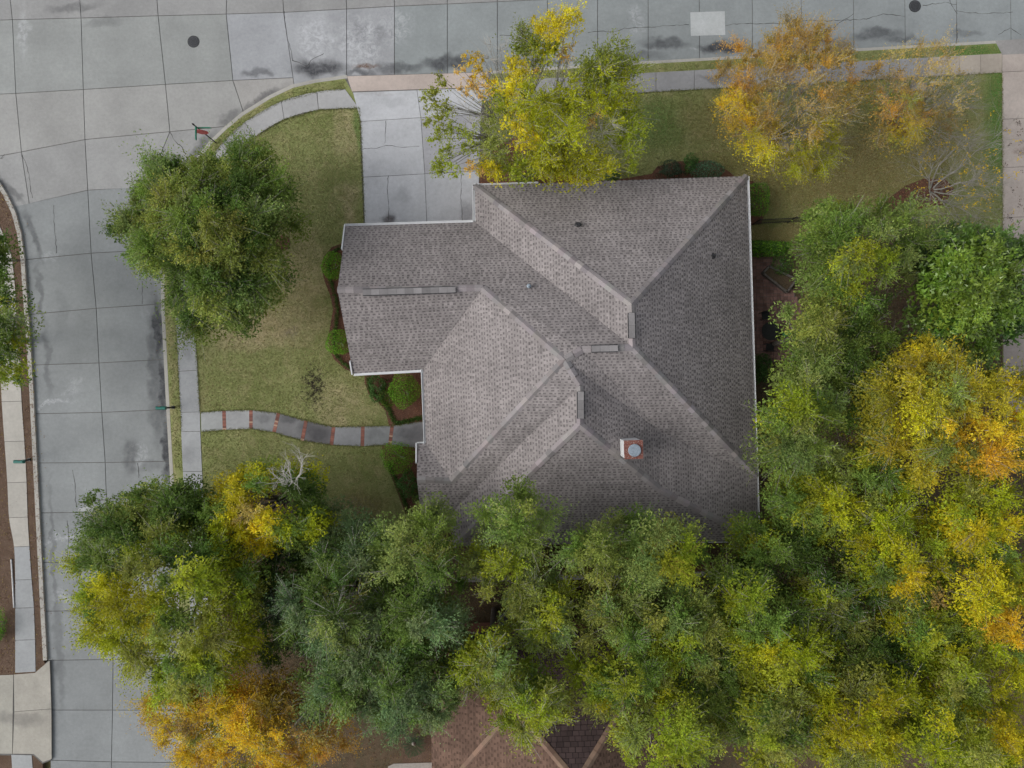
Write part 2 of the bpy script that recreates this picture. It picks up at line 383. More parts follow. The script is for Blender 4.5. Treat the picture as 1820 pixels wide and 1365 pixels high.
LR = [[(20, 368), (156, 338), (400, 322)], [(20, 464), (162, 450), (380, 438)], [(20, 562), (171, 548), (380, 534)], [(20, 650), (176, 645), (380, 634)], [(30, 736), (181, 733), (380, 724)], [(40, 823), (187, 822), (380, 818)], [(40, 912), (190, 910), (390, 908)], [(45, 1000), (195, 998), (395, 996)], [(50, 1087), (199, 1084), (400, 1082)], [(50, 1174), (201, 1172), (400, 1171)], [(50, 1262), (200, 1262), (400, 1262)], [(50, 1350), (198, 1354), (400, 1356)], [(50, 1440), (198, 1442), (400, 1444)], [(50, 1530), (200, 1531), (400, 1532)], [(50, 1620), (202, 1621), (400, 1622)], [(50, 1900), (205, 1900), (400, 1900)]]
for a, b in zip(LR[:-1], LR[1:]):
    for i in range(2):
        slab(road, ROAD, 0.0, jit((0.250, 0.264, 0.266), .06), M['road'], conv=quad(a[i], a[i + 1], b[i + 1], b[i]))  # left-road slabs tinted darker, partly lens vignette put into the colour
pt = prism('patch', PP([(1227, 22), (1288, 20), (1289, 62), (1228, 64)]), -0.02, 0.006, M['road'], road, (0.43, 0.45, 0.45))
prism('patch', PP([(138, 908), (140, 904), (158, 899), (170, 900), (170, 908)]), -0.02, 0.005, M['road'], road, (0.42, 0.43, 0.43))
def ribbon(name, pts, w, z, mat, parent, wob=0.0):
    pp = [P(u, v, z) for u, v in pts]; fine = []
    for a, b in zip(pp[:-1], pp[1:]):
        n = max(2, int((b - a).length / 0.18))
        for k in range(n): fine.append(a.lerp(b, k / n))
    fine.append(pp[-1])
    V, Fc = [], []
    for i, p in enumerate(fine):
        d = (fine[min(i + 1, len(fine) - 1)] - fine[max(i - 1, 0)]).normalized(); n = Vector((-d.y, d.x, 0))
        q = p + n * random.uniform(-wob, wob); ww = w * random.uniform(0.35, 1.2) if wob else w
        V += [q + n * ww / 2, q - n * ww / 2]
        if i: Fc.append((2 * i - 2, 2 * i - 1, 2 * i + 1, 2 * i))
    return link(name, mesh_py(name, V, Fc), mat, parent)
CR = [[(1045, 57), (1062, 55), (1090, 57), (1110, 50), (1152, 49), (1180, 45), (1225, 44)], [(1289, 45), (1310, 42), (1340, 42), (1370, 42), (1395, 41), (1425, 36), (1470, 37), (1500, 36), (1540, 34), (1570, 24), (1608, 29)],
      [(1480, 50), (1495, 38), (1517, 25)], [(888, 63), (930, 64), (975, 61)], [(1640, 10), (1680, 4), (1700, 8)], [(1685, -5), (1695, 14), (1701, 25)], [(302, 234), (312, 252), (325, 262), (330, 275)], [(505, 20), (509, 60), (516, 85), (520, 108)], [(519, 107), (545, 116)], [(545, 118), (556, 104), (575, 95)],
      [(1701, 72), (1700, 40)], [(130, 835), (133, 860), (135, 900)], [(245, 823), (247, 850)], [(120, 925), (122, 960), (118, 1000)], [(95, 365), (97, 410), (101, 450)], [(40, 275), (52, 310), (57, 352)], [(1775, 62), (1796, 49), (1815, 62)], [(1232, 56), (1243, 64)], [(252, 500), (253, 540)], [(1700, 20), (1740, 24), (1800, 22)], [(0, 282), (8, 275), (3, 283)]]
for c in CR: ribbon('crack', c, 0.035, 0.004, M['crack'], road, 0.035)

def strip_poly(a, off):
    """offset a px polyline sideways by off px (left of travel in image coords)"""
    out = []
    for i, p in enumerate(a):
        q0, q1 = a[max(i - 1, 0)], a[min(i + 1, len(a) - 1)]
        dx, dy = q1[0] - q0[0], q1[1] - q0[1]; L = math.hypot(dx, dy)
        out.append((p[0] + dy / L * off, p[1] - dx / L * off))
    return out
def kerb(line, off, parent=None):
    o2 = strip_poly(line, off)
    k = prism('kerb', PP(line) + PP(o2)[::-1], -0.06, 0.13, M['kerb'], None, (0.40, 0.385, 0.35)); tag(k, kind='structure'); return o2
kr2 = kerb(KR, -6 if False else 6)
kt2 = kerb(KT, 5)
kt2b = kerb(KL[:15], -7)
# main block: lawn raised 12 cm above the road
blockpx = kr2[::-1] + [(617, 140), (870, 133)] + kt2[::-1] + [(2500, 1900)]
lawn = prism('lawn', PP(kr2[::-1]) + PP([(612, 141), (872, 134)]) + PP(kt2[::-1]) + PP([(2500, 1900)]), -0.07, 0.12, M['lawn']); tag(lawn, kind='structure')
verge = prism('verge', PP(kt2b) + PP([(84, 1180), (60, 1202), (-700, 1215)]), -0.07, 0.12, M['strip']); tag(verge, kind='structure')
verge2 = prism('verge', PP([(-700, 1338), (62, 1341), (78, 1356), (96, 1900), (-700, 1900)]), -0.07, 0.12, M['strip']); tag(verge2, kind='structure')
farv = prism('verge', PP([(-700, -66), (2500, -178), (2500, -700), (-700, -700)]), -0.07, 0.12, M['lawn']); tag(farv, kind='structure')

def lerp2(a, b, t): return (a[0] + (b[0] - a[0]) * t, a[1] + (b[1] - a[1]) * t)
def cr(P_, i, t):
    p0, p1, p2, p3 = P_[max(i - 1, 0)], P_[i], P_[i + 1], P_[min(i + 2, len(P_) - 1)]
    return tuple(.5 * (2 * b + (c - a) * t + (2 * a - 5 * b + 4 * c - d) * t * t + (3 * b - a - 3 * c + d) * t ** 3) for a, b, c, d in zip(p0, p1, p2, p3))
def walk(name, A, B, cols, mat, z=0.145, structure=True):
    """paved strip between two px polylines of equal length; every pair of points is a joint"""
    base = prism(name, PP(A, z) + PP(B, z)[::-1], 0.02, z - 0.02, M['joint'])
    tag(base, kind='structure')
    for i in range(len(A) - 1):
        ns = 4 if i < len(A) - 1 and math.hypot(A[i + 1][0] - A[i][0], A[i + 1][1] - A[i][1]) < 90 else 1
        top = [cr(A, i, k / ns) for k in range(ns + 1)]; bot = [cr(B, i, k / ns) for k in range(ns + 1)]
        for e_ in (top, bot):
            dl = math.hypot(e_[1][0] - e_[0][0], e_[1][1] - e_[0][1]); t_ = min(.3, .45 / dl)
            e_[0] = lerp2(e_[0], e_[1], t_); e_[-1] = lerp2(e_[-1], e_[-2], t_)
        prism('slab', PP(top, z) + PP(bot, z)[::-1], z - .04, z, mat, base, cols(i))
    return base
wo_ = [(613, 158), (563, 163), (500, 180), (435, 217), (393, 257), (362, 303), (338, 355), (323, 420), (314, 480), (312, 540), (314, 592), (317, 660), (321, 733), (322, 767), (325, 838), (330, 910), (334, 985), (337, 1060), (340, 1135), (343, 1210), (345, 1290), (348, 1370), (356, 1600), (364, 1900)]
wi_ = [(638, 192), (566, 195), (505, 212), (452, 244), (415, 285), (387, 325), (367, 372), (355, 430), (347, 485), (345, 542), (347, 591), (351, 658), (355, 732), (356, 767), (359, 838), (362, 909), (366, 984), (369, 1059), (372, 1134), (375, 1210), (378, 1290), (381, 1370), (389, 1600), (397, 1900)]
sw = walk('sidewalk', wo_, wi_, lambda i: jit((0.37, 0.37, 0.37) if i < 9 else (0.345, 0.355, 0.365), .08), M['walk'])
ux = [858, 900, 950, 1004, 1072, 1166, 1234, 1306, 1375, 1444, 1512, 1581, 1650, 1705, 1743, 1781]
def topl(u): return 130 - (u - 1140) * 0.0547
def botl(u): return 164.5 - (u - 1140) * 0.0555
sn = walk('sidewalk', [(u, topl(u)) for u in ux], [(u, botl(u)) for u in ux], lambda i: jit((0.30, 0.30, 0.305) if i < 12 else (0.42, 0.37, 0.31), .08), M['walk'])
lo_ = [(-60, 300), (-38, 330), (-18, 363), (0, 404), (12, 430), (21, 460), (27, 520), (30, 590), (35, 650), (38, 713), (43, 784), (47, 857), (49, 919), (52, 971), (56, 1030), (60, 1080), (62, 1137), (63, 1194)]
li_ = [(-90, 325), (-70, 350), (-52, 380), (-36, 414), (-24, 440), (-15, 465), (-9, 522), (-5, 592), (0, 651), (3, 714), (8, 785), (13, 858), (16, 920), (25, 972), (27, 1031), (27, 1081), (27, 1138), (27, 1196)]
sl = walk('sidewalk', lo_, li_, lambda i: jit((0.42, 0.40, 0.36) if i < 13 else (0.33, 0.34, 0.345), .07), M['walk'])
sl2 = walk('sidewalk', [(56, 1342), (62, 1420), (66, 1500), (80, 1900)], [(20, 1341), (25, 1420), (30, 1500), (45, 1900)], lambda i: jit((0.34, 0.35, 0.35)), M['walk'])
# front path with brick bands
PT = [(357, 733), (398, 730), (446, 729), (495, 734), (544, 748), (593, 759), (645, 758), (697, 757), (775, 745)]
PB = [(358, 767), (399, 764), (446, 762), (487, 768), (537, 783), (589, 791), (644, 793), (693, 790), (775, 800)]
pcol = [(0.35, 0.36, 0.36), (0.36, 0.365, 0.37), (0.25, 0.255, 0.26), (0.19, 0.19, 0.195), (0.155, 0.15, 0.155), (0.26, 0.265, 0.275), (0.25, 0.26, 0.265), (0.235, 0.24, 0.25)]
path = prism('path', PP(PT, .14) + PP(PB, .14)[::-1], 0.02, 0.12, M['joint']); path.location.z = 0.003; tag(path, kind='structure')
def lerp2(a, b, t): return (a[0] + (b[0] - a[0]) * t, a[1] + (b[1] - a[1]) * t)
bw = 3.2
for i in range(8):
    a, b, c, d = PT[i], PT[i + 1], PB[i + 1], PB[i]
    L = math.hypot(b[0] - a[0], b[1] - a[1])
    s0 = 0 if i == 0 else bw / L; s1 = 1 if i == 7 else 1 - bw / L
    ns = 4; top = [lerp2(a, b, s0 + (s1 - s0) * k / ns) for k in range(ns + 1)]; bot = [lerp2(d, c, s0 + (s1 - s0) * k / ns) for k in range(ns + 1)]
    prism('slab', PP(top, .145) + PP(bot, .145)[::-1], 0.10, 0.145, M['path'], path, pcol[i])
bm_ = bpy.data.meshes.new('brick'); V, Fc = [], []; box_vf((0, 0, 0), (1, 1, 1), V, Fc); bm_.from_pydata(V, [], Fc); bm_.materials.append(M['brick'])
BC = [(0.29, 0.12, 0.09), (0.25, 0.105, 0.08), (0.33, 0.15, 0.115), (0.22, 0.10, 0.08), (0.50, 0.33, 0.24)]
for i in range(1, 8):
    a, b = P(*PT[i], .146), P(*PB[i], .146); n = 10
    d = (b - a).normalized(); ang = math.atan2(d.y, d.x); L = (b - a).length / n
    for k in range(n):
        p = a.lerp(b, (k + .5) / n)
        o = bpy.data.objects.new('brick', bm_); COL.objects.link(o); o.parent = path; o.location = (p.x, p.y, 0.128 - .003); o.rotation_euler = (0, 0, ang)
        o.scale = (L * 0.88, 0.205, 0.045); c = BC[4] if random.random() < 0.13 else random.choice(BC[:4])
        o.color = (*jit(c, .12), 1)
# driveways
DT = PP([(612, 138), (876, 131), (872, 165), (850, 400), (640, 405), (638, 192), (622, 163)])
drive = prism('driveway', [p for p in PP([(612, 138), (874, 131), (862, 168), (850, 430), (648, 430), (639, 192), (626, 163)])], -0.06, 0.125, M['joint']); tag(drive, kind='structure')
def dslab(par, px, col, z=0.15): 
    q = PP(px, z); slab(par, q, z, jit(col, .04), M['drive'], z0=z - .05, conv=q, gap=0.014)
prism('apron', PP([(617, 136), (868, 129), (868, 155), (626, 163)], .1), -0.05, 0.14, M['drive'], drive, (0.47, 0.40, 0.36))
DC = (0.475, 0.485, 0.505)
dslab(drive, [(627, 164), (741, 160), (748, 209), (641, 216)], DC); dslab(drive, [(741, 160), (860, 156), (855, 203), (748, 209)], DC)
dslab(drive, [(641, 216), (748, 209), (755, 309), (645, 315)], DC); dslab(drive, [(748, 209), (855, 203), (852, 304), (755, 309)], (0.36, 0.36, 0.38))
dslab(drive, [(645, 315), (755, 309), (760, 430), (649, 430)], DC); dslab(drive, [(755, 309), (852, 304), (848, 430), (760, 430)], DC)
for c in [[(643, 265), (670, 263), (686, 258), (720, 262), (745, 260)], [(686, 215), (684, 255)], [(690, 312), (688, 340), (691, 360), (690, 395)], [(820, 310), (819, 350), (822, 392)]]:
    ribbon('crack', c, 0.03, 0.154, M['crack'], drive, 0.025)
drive2 = prism('driveway', PP([(1768, 75), (1960, 62), (1960, 760), (1783, 760), (1781, 95)]), -0.06, 0.125, M['joint']); tag(drive2, kind='structure')
prism('apron', PP([(1768, 73), (1960, 60), (1960, 90), (1781, 98)], .1), -0.05, 0.14, M['drive'], drive2, (0.29, 0.28, 0.27))
vs = [97, 128, 212, 298, 387, 475, 563, 652, 760]
for a, b in zip(vs[:-1], vs[1:]):
    for x0, x1 in ((1781, 1868), (1868, 1960)):
        dslab(drive2, [(x0 + (a - 97) * .004, a), (x1, a - 4), (x1, b - 4), (x0 + (b - 97) * .004, b)], (0.43, 0.375, 0.335))
drive3 = prism('driveway', PP([(-700, 1208), (0, 1200), (62, 1196), (88, 1173), (92, 1350), (76, 1356), (60, 1341), (-700, 1338)]), -0.06, 0.115, M['joint']); tag(drive3, kind='structure')
prism('slab', PP([(24.6, 1199), (62, 1196), (88, 1174), (91, 1259.6), (25.6, 1264.6)], .14), .09, .14, M['drive'], drive3, (0.38, 0.36, 0.315))
prism('slab', PP([(25.6, 1265.4), (91, 1260.4), (91.5, 1349), (76, 1354.5), (60, 1340), (22.6, 1339.5)], .14), .09, .14, M['drive'], drive3, (0.37, 0.35, 0.305))
dslab(drive3, [(-80, 1203), (24, 1199), (22, 1340), (-80, 1339)], (0.37, 0.355, 0.31), .14)
dslab(drive3, [(-700, 1208), (-80, 1203), (-80, 1339), (-700, 1338)], (0.37, 0.355, 0.31), .14)

# ------------------------------------------------------------------ mulch beds, litter, patio
def sheet(name, px, mat, z=0.135, parent=None):
    o = prism(name, PP(px, .13), 0.05, z, mat, parent); tag(o, kind='structure'); return o
def circ(u, v, r, n=18, ry=None): return [(u + r * math.cos(2 * math.pi * k / n) * random.uniform(.9, 1.1), v + (ry or r) * math.sin(2 * math.pi * k / n) * random.uniform(.9, 1.1)) for k in range(n)]
B1 = [(640, 425), (613, 430), (590, 439), (576, 455), (571, 475), (577, 500), (587, 525), (592, 550), (588, 575), (583, 600), (585, 622), (595, 640), (612, 655), (640, 668), (700, 640), (700, 440)]
B2 = [(648, 655), (648, 680), (655, 700), (672, 715), (685, 730), (692, 757), (775, 746), (775, 655)]
B3 = [(679, 793), (682, 815), (695, 845), (708, 880), (720, 912), (735, 930), (820, 935), (820, 797)]
B4 = [(852, 345), (853, 300), (880, 262), (915, 243), (950, 262), (965, 305), (1060, 322), (1100, 319), (1158, 309), (1168, 296), (1200, 287), (1262, 285), (1296, 305), (1312, 320), (1312, 345)]
B5 = [(1315, 320), (1338, 322), (1362, 343), (1364, 372), (1352, 398), (1315, 402)]
B6 = [(1560, 372), (1580, 352), (1610, 330), (1640, 318), (1680, 318), (1695, 335), (1680, 362), (1610, 380)]
LITTER = [(392, 880), (470, 868), (560, 885), (610, 935), (660, 975), (715, 935), (740, 940), (830, 950), (1330, 945), (1330, 660), (1335, 470), (1400, 455), (1600, 385), (1640, 420), (1700, 440), (1780, 440), (1783, 770), (2450, 770), (2450, 1850), (400, 1850)]
sheet('leaf_litter_ground', LITTER, M['litter'], 0.128)
beds = []
for i, b in enumerate((B1, B2, B3, B4, B5, B6, circ(1372, 240, 20), circ(503, 432, 13), circ(1598, 222, 20))): beds.append(b); sheet('mulch_bed', b, M['mulch'], 0.14 + .002 * i)
PATIO = [(1320, 448), (1392, 452), (1385, 480), (1400, 500), (1425, 545), (1428, 605), (1395, 640), (1320, 655)]
patio = sheet('patio', PATIO, M['joint'], 0.13)
V, Fc, Cc = [], [], []
pp2 = PP(PATIO, .14); xs = [p[0] for p in pp2]; ys = [p[1] for p in pp2]
cx, cy, s = min(xs), min(ys), 0.205
for i in range(int((max(xs) - min(xs)) / s) + 1):
    for j in range(int((max(ys) - min(ys)) / s) + 1):
        x, y = cx + (i + .5) * s, cy + (j + .5) * s
        if inside(np.array([x]), np.array([y]), pp2)[0]:
            z = random.uniform(-.004, .004)
            box_vf((x, y, .14 + z), (s - .02, s - .02, .03), V, Fc); c = jit((0.23, 0.135, 0.115), .3); Cc += [c] * 8
o = link('paver', mesh_py('paver', V, Fc, Cc), vcol('paver_clay', 0.85, 0, .25, .3), patio); o['kind'] = 'stuff'

# ------------------------------------------------------------------ the house
EZ = 3.0
HV = {'a': (844, 330, EZ), 'b': (1327, 313, EZ), 'c': (1345, 846, EZ), 'd': (1347, 961, EZ), 'e': (804, 971, EZ), 'f': (801, 912, EZ), 'g': (748, 912, EZ), 'h': (741, 852, 4.05), 'i': (742, 789, EZ), 'i2': (757, 788, EZ),
      'j': (752, 657, EZ), 'k': (628, 664, EZ), 'l': (600, 515, 5.5), 'm': (615, 402, EZ), 'n': (845, 395, EZ), 'R1t': (1122, 540, 7.5), 'R1b': (1124, 617, 7.5), 'P1': (1035, 621, 7.5), 'P0': (1004, 639, 7.55),
      'r': (858, 512, 5.45), 'q': (803, 855, 4.06), 'T': (1031, 685, 7.2), 'R4b': (1031, 755, 7.15), 'Vm': (1175, 768, 4.78), 'Hm': (1170, 868, 4.95)}
HP = {k: P(*v) for k, v in HV.items()}
FACES = {'N1': ('a b R1t', 'a b'), 'E1': ('b c R1b R1t', 'b c'), 'W1': ('a R1t R1b n', 'n a'), 'N2': ('m n R1b P1 P0 r l', 'm n'), 'S0': ('k j r l', 'j k'), 'W2': ('j i2 q P0 r', 'i2 j'),
         'N3': ('i i2 q h', 'i i2'), 'S2': ('g h q P0 T f', 'f g'), 'W3': ('f T R4b e', 'e f'), 'S3': ('e d Hm R4b', 'd e'), 'E2': ('R4b T P0 P1 Vm Hm', 'b d'), 'E2b': ('Vm c d Hm', 'c d'), 'S1': ('P1 R1b c Vm', 'd e')}
house = empty('house', HP['P0'].copy() * 1); house.location = (3.0, 0, 0.12)
tag(house, 'large house with sprawling grey-brown shingled hip roof and white gutters', 'house')
# roof deck with a shallow edge
V = []; idx = {}
for k, p in HP.items(): idx[k] = len(V); V.append(tuple(p))
Fc = []; TRI = {}
for nm, (vs_, ev) in FACES.items():
    ks = vs_.split(); pts = [Vector((HP[k].x, HP[k].y, 0)) for k in ks]
    tr = []
    for t in tessellate_polygon([pts]):
        t = [ks[i] for i in t]
        if area2([(HP[k].x, HP[k].y) for k in t]) < 0: t = t[::-1]
        tr.append(t); Fc.append(tuple(idx[k] for k in t))
    TRI[nm] = tr
OUT = 'a b c d e f g h i i2 j k l m n'.split()
for k in OUT: p = HP[k]; V.append((p.x, p.y, p.z - 0.2))
nb = len(HP)
for i in range(len(OUT)):
    j = (i + 1) % len(OUT); Fc.append((idx[OUT[i]], idx[OUT[j]], nb + j, nb + i))
Fc.append(tuple(nb + i for i in range(len(OUT))))
roof = link('roof', mesh_py('roof', V, Fc), M['roofbase'], house); roof['label'] = 'grey-brown asphalt shingle hip roof'
def shingles(name, faces, HPd, tri, exposure, wl_, wd_, clight, cdark, parent, bl=0.10, notch=0.55):
    V, Fc, Cc = [], [], []
    for nm, (vs_, ev) in faces.items():
        e0, e1 = [HPd[k] for k in ev.split()]
        d = Vector((e1.x - e0.x, e1.y - e0.y)).normalized(); ctr = sum((HPd[k] for k in vs_.split()), Vector()) / len(vs_.split())
        p = Vector((-d.y, d.x))
        if (Vector((ctr.x, ctr.y)) - Vector((e0.x, e0.y))).dot(p) < 0: p = -p
        o = Vector((e0.x, e0.y))
        trs = []
        for t in tri[nm]:
            q = [HPd[k] for k in t]; st = [((Vector((a.x, a.y)) - o).dot(d), (Vector((a.x, a.y)) - o).dot(p)) for a in q]
            n = (q[1] - q[0]).cross(q[2] - q[0])
            if abs(n.z) < 1e-6: continue
            ss = [x[0] for x in st]; tt = [x[1] for x in st]
            trs.append((st, q[0], n, min(ss), max(ss), min(tt), max(tt)))
        tmin = min(t[5] for t in trs); tmax = max(t[6] for t in trs)
        for row in range(int(math.floor(tmin / exposure)), int(tmax / exposure) + 1):
            t0 = row * exposure; t1 = t0 + exposure
            act = [t for t in trs if t[5] < t1 and t[6] > t0]
            if not act: continue
            s = min(t[3] for t in act) - random.uniform(0, 1.5); smax = max(t[4] for t in act)
            rowtone = random.uniform(0.94, 1.06); light = True
            while s < smax:
                w = random.uniform(*wl_) if light else random.uniform(*wd_)
                tm = t0 + exposure * notch
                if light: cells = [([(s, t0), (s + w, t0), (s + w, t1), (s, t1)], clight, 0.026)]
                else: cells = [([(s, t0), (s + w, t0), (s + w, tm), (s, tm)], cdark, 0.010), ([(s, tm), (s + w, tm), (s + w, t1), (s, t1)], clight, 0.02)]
                k = rowtone * random.uniform(1 - bl, 1 + bl) * (0.82 if random.random() < .06 else 1)
                for (st, q0, n, s0, s1, _, _), (cell, col, lift) in [(a_, b_) for a_ in act for b_ in cells]:
                    if s > s1 or s + w < s0: continue
                    col = tuple(x * k for x in col)
                    c = clip_convex(cell, st)
                    if not c or abs(area2(c)) < 1e-5: continue
                    c = ccw(c); b = len(V)
                    flip = (d.x * p.y - d.y * p.x) < 0
                    if flip: c = c[::-1]
                    ring = []
                    for (cs, ct) in c:
                        x = o.x + d.x * cs + p.x * ct; y = o.y + d.y * cs + p.y * ct
                        z = q0.z - (n.x * (x - q0.x) + n.y * (y - q0.y)) / n.z
                        V.append((x, y, z + 0.004 + lift * (1 - (ct - t0) / exposure * .85))); ring.append(len(V) - 1); Cc.append(col)
                    Fc.append(tuple(ring))
                    low = [i for i, (cs, ct) in enumerate(c) if abs(ct - t0) < 1e-6]
                    if len(low) == 2:
                        i0, i1 = ring[low[0]], ring[low[1]]
                        a0, a1 = V[i0], V[i1]; V.append((a0[0], a0[1], a0[2] - lift)); V.append((a1[0], a1[1], a1[2] - lift)); Cc += [col, col]
                        Fc.append((i0, i1, len(V) - 1, len(V) - 2))
                s += w; light = not light
    o = link(name, mesh_py(name, V, Fc, Cc), M['shingle'], parent); o['kind'] = 'stuff'; return o
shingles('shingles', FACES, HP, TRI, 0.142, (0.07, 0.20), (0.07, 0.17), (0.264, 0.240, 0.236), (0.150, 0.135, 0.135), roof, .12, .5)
# hip and ridge caps
def capmesh(name, w, slope, L=0.44):
    th = 0.03; pr = [(-w, -w * slope), (-w * .5, -w * slope * .5 + .006), (0, .008), (w * .5, -w * slope * .5 + .006), (w, -w * slope)]
    V, Fc = [], []
    for x, lift in ((-L / 2, 0.035), (L / 2, 0.012)):
        for y, z in pr: V.append((x, y, z + th + lift))
    for y, z in pr: V.append((-L / 2, y, z - .01))
    n = len(pr)
    for i in range(n - 1):
        Fc.append((i, n + i, n + i + 1, i + 1)); Fc.append((i, i + 1, 2 * n + i + 1, 2 * n + i))
    me = mesh_py(name, V, Fc); me.materials.append(M['cap']); return me
hipm = capmesh('ridge_cap', 0.19, 0.40); ridgem = capmesh('ridge_cap', 0.17, 0.58)
def caps(parent, a, b, me, exposure=0.40, col=(0.248, 0.226, 0.226), pinv=None):
    d = (b - a); L = d.length; d = d.normalized(); n = max(1, int(L / exposure))
    y = Vector((0, 0, 1)).cross(d).normalized(); z = d.cross(y)
    M3 = Matrix((d, y, z)).transposed()
    for k in range(n):
        o = bpy.data.objects.new('ridge_cap', me); COL.objects.link(o); o.parent = parent
        o.matrix_parent_inverse = pinv
        o.matrix_basis = Matrix.Translation(a + d * (L * (k + .5) / n)) @ M3.to_4x4()
        j = random.choice((.8, .9, 1.0, 1.0, 1.12, 1.25)); o.color = (*[c * j * random.uniform(.97, 1.03) for c in col], 1)
PIV = parent_inv(roof)
for a, b, m in (('a', 'R1t', hipm), ('b', 'R1t', hipm), ('c', 'R1b', hipm), ('r', 'P0', hipm), ('P0', 'P1', hipm), ('q', 'P0', hipm), ('T', 'P0', hipm), ('e', 'R4b', hipm), ('Hm', 'R4b', hipm), ('d', 'Hm', hipm)):
    caps(roof, HP[a], HP[b], m, pinv=PIV)
for a, b in (('R1b', 'R1t'), ('l', 'r'), ('R1b', 'P1'), ('h', 'q'), ('R4b', 'T')): caps(roof, HP[a], HP[b], ridgem, pinv=PIV)
# ridge vents
def ridge_vent(p0, p1, w=0.30):
    d = (p1 - p0); ang = math.atan2(d.y, d.x); rot = Matrix.Rotation(ang, 3, 'Z'); c = (p0 + p1) / 2
    o = boxes('ridge_vent', [((c.x, c.y, c.z + .04), (d.length, w + .08, .05), rot)], M['black'], roof)
    n = int(d.length / .42); V, Fc, Cc = [], [], []
    for k in range(n):
        q = p0.lerp(p1, (k + .5) / n); box_vf((q.x, q.y, q.z + .075), (d.length / n - .008, w, .03), V, Fc, rot); col = jit((0.215, 0.205, 0.205), .25); Cc += [col] * 8
    # cap strip of the vent is one sub-part
    link('vent_cap', mesh_py('vent_cap', V, Fc, Cc), M['shingle'], roof)
def onz(u, v, z): return P(u, v, z)
ridge_vent(P(645, 520, 5.53), P(810, 515, 5.53)); ridge_vent(P(1051, 620, 7.56), P(1098, 619, 7.56)); ridge_vent(P(1122, 556, 7.56), P(1123, 601, 7.56)); ridge_vent(P(1032, 696, 7.24), P(1032, 744, 7.2))
# gutters
def gutter(p0, p1, out, w=0.15, name='gutter'):
    d = (p1 - p0); L = d.length; d = d / L
    n = Vector((-d.y, d.x, 0)); 
    if n.dot(Vector((out[0], out[1], 0))) < 0: n = -n
    pr = [(0, -.02), (0, -.13), (w, -.13), (w, 0.0), (w - .03, 0.0), (w - .03, -.10), (.03, -.10), (.03, -.02)]
    V = []
    for q in (p0, p1):
        for a, z in pr: V.append(tuple(q + n * (a - 0.02) + Vector((0, 0, z + .0))))
    k = len(pr); Fc = [(i, (i + 1) % k, k + (i + 1) % k, k + i) for i in range(k)] + [tuple(range(k))[::-1], tuple(range(k, 2 * k))]
    return link(name, mesh_py(name, V, Fc), M['white'], house)
E = EZ + 0.02
gutter(P(844, 327, E), P(844.5, 396, E), (-1, 0)); gutter(P(840, 331, E), P(957, 327, E), (0, 1)); gutter(P(612, 402, E), P(846, 395, E), (0, 1))
gutter(P(628, 664, E), P(756, 657, E), (0, -1)); gutter(P(753, 650, E + .02), P(759, 800, E + .02), (-1, 0), .19); gutter(P(741, 790, E), P(758, 789, E), (0, 1)); gutter(P(1327, 313, E), P(1347, 962, E), (1, 0), .17)
gutter(P(1347, 961, E), P(1100, 964, E), (0, -1), .10)
def fascia(p0, p1, w=.07):
    d = p1 - p0; c = (p0 + p1) / 2; x = d.normalized(); y = Vector((0, 0, 1)).cross(x).normalized(); z = x.cross(y)
    boxes('fascia_board', [(tuple(c), (d.length, w, .16), Matrix((x, y, z)).transposed())], M['white'], house)
fascia(P(613, 401, EZ), HP['m'].lerp(HP['l'], .38) + Vector((-.05, 0, 0))); fascia(P(626, 665, EZ), HP['k'].lerp(HP['l'], .16) + Vector((-.05, 0, 0))); fascia(P(740, 788, EZ), HP['i'].lerp(HP['h'], .55) + Vector((-.05, 0, 0)))
# walls
WP = [(858, 346), (1312, 330), (1330, 946), (820, 955), (818, 896), (764, 897), (760, 805), (778, 800), (770, 640), (642, 648), (630, 418), (858, 412)]
wall = prism('wall', PP(WP, EZ), 0.05, 2.84, M['wallbrick'], house)
gv = [P(630, 418, 2.9), P(642, 648, 2.9), P(620, 516, 5.2)]
V = [tuple(p) for p in gv] + [tuple(p + Vector((.15, 0, 0))) for p in gv]
link('gable_wall', mesh_py('gable_wall', V, [(0, 2, 1), (3, 4, 5), (0, 1, 4, 3), (1, 2, 5, 4), (2, 0, 3, 5)]), M['wallbrick'], house)
# garage door facing the driveway
gp0, gp1 = P(668, 416, EZ), P(835, 411, EZ); gp0.z = gp1.z = 0
dd = gp1 - gp0; rot = Matrix.Rotation(math.atan2(dd.y, dd.x), 3, 'Z')
boxes('garage_door', [((gp0 + gp1) / 2 + Vector((0, .04, .15 + (k + .5) * .55)), (dd.length, .05, .53), rot) for k in range(4)], M['white'], house)
# chimney
CB = P(1126, 799, 7.5)
def chimney():
    hw = 0.43; rot = Matrix.Rotation(R(2), 3, 'Z')
    o = boxes('chimney', [((CB.x, CB.y, 6.25), (2 * hw, 2 * hw, 2.4), rot)], M['white'], house); o['label'] = 'white boxed chimney with rusty square top'
    boxes('chimney_top', [((CB.x, CB.y, 7.50), (2 * hw + .06, 2 * hw + .06, .09), rot)], M['rust'], o)
    lathe('flue_cap', [(.29, 0), (.31, .03), (.31, .10), (.285, .11), (.28, .10), (0.05, .105)], 24, (CB.x + .03, CB.y - .03, 7.54), M['galv'], o)
    boxes('flashing', [((CB.x - .55, CB.y, 5.55), (.22, 1.0, .5), rot)], M['galv'], o)
chimney()
def pipe(u, v, z, r=.07, h=.3, mat='black', hood=False):
    p = P(u, v, z); lathe('vent_pipe', [(r * 2.4, -.12), (r * 2.2, 0.0), (r, .04), (r, h), (r * .6, h)], 12, p, M[mat], house)
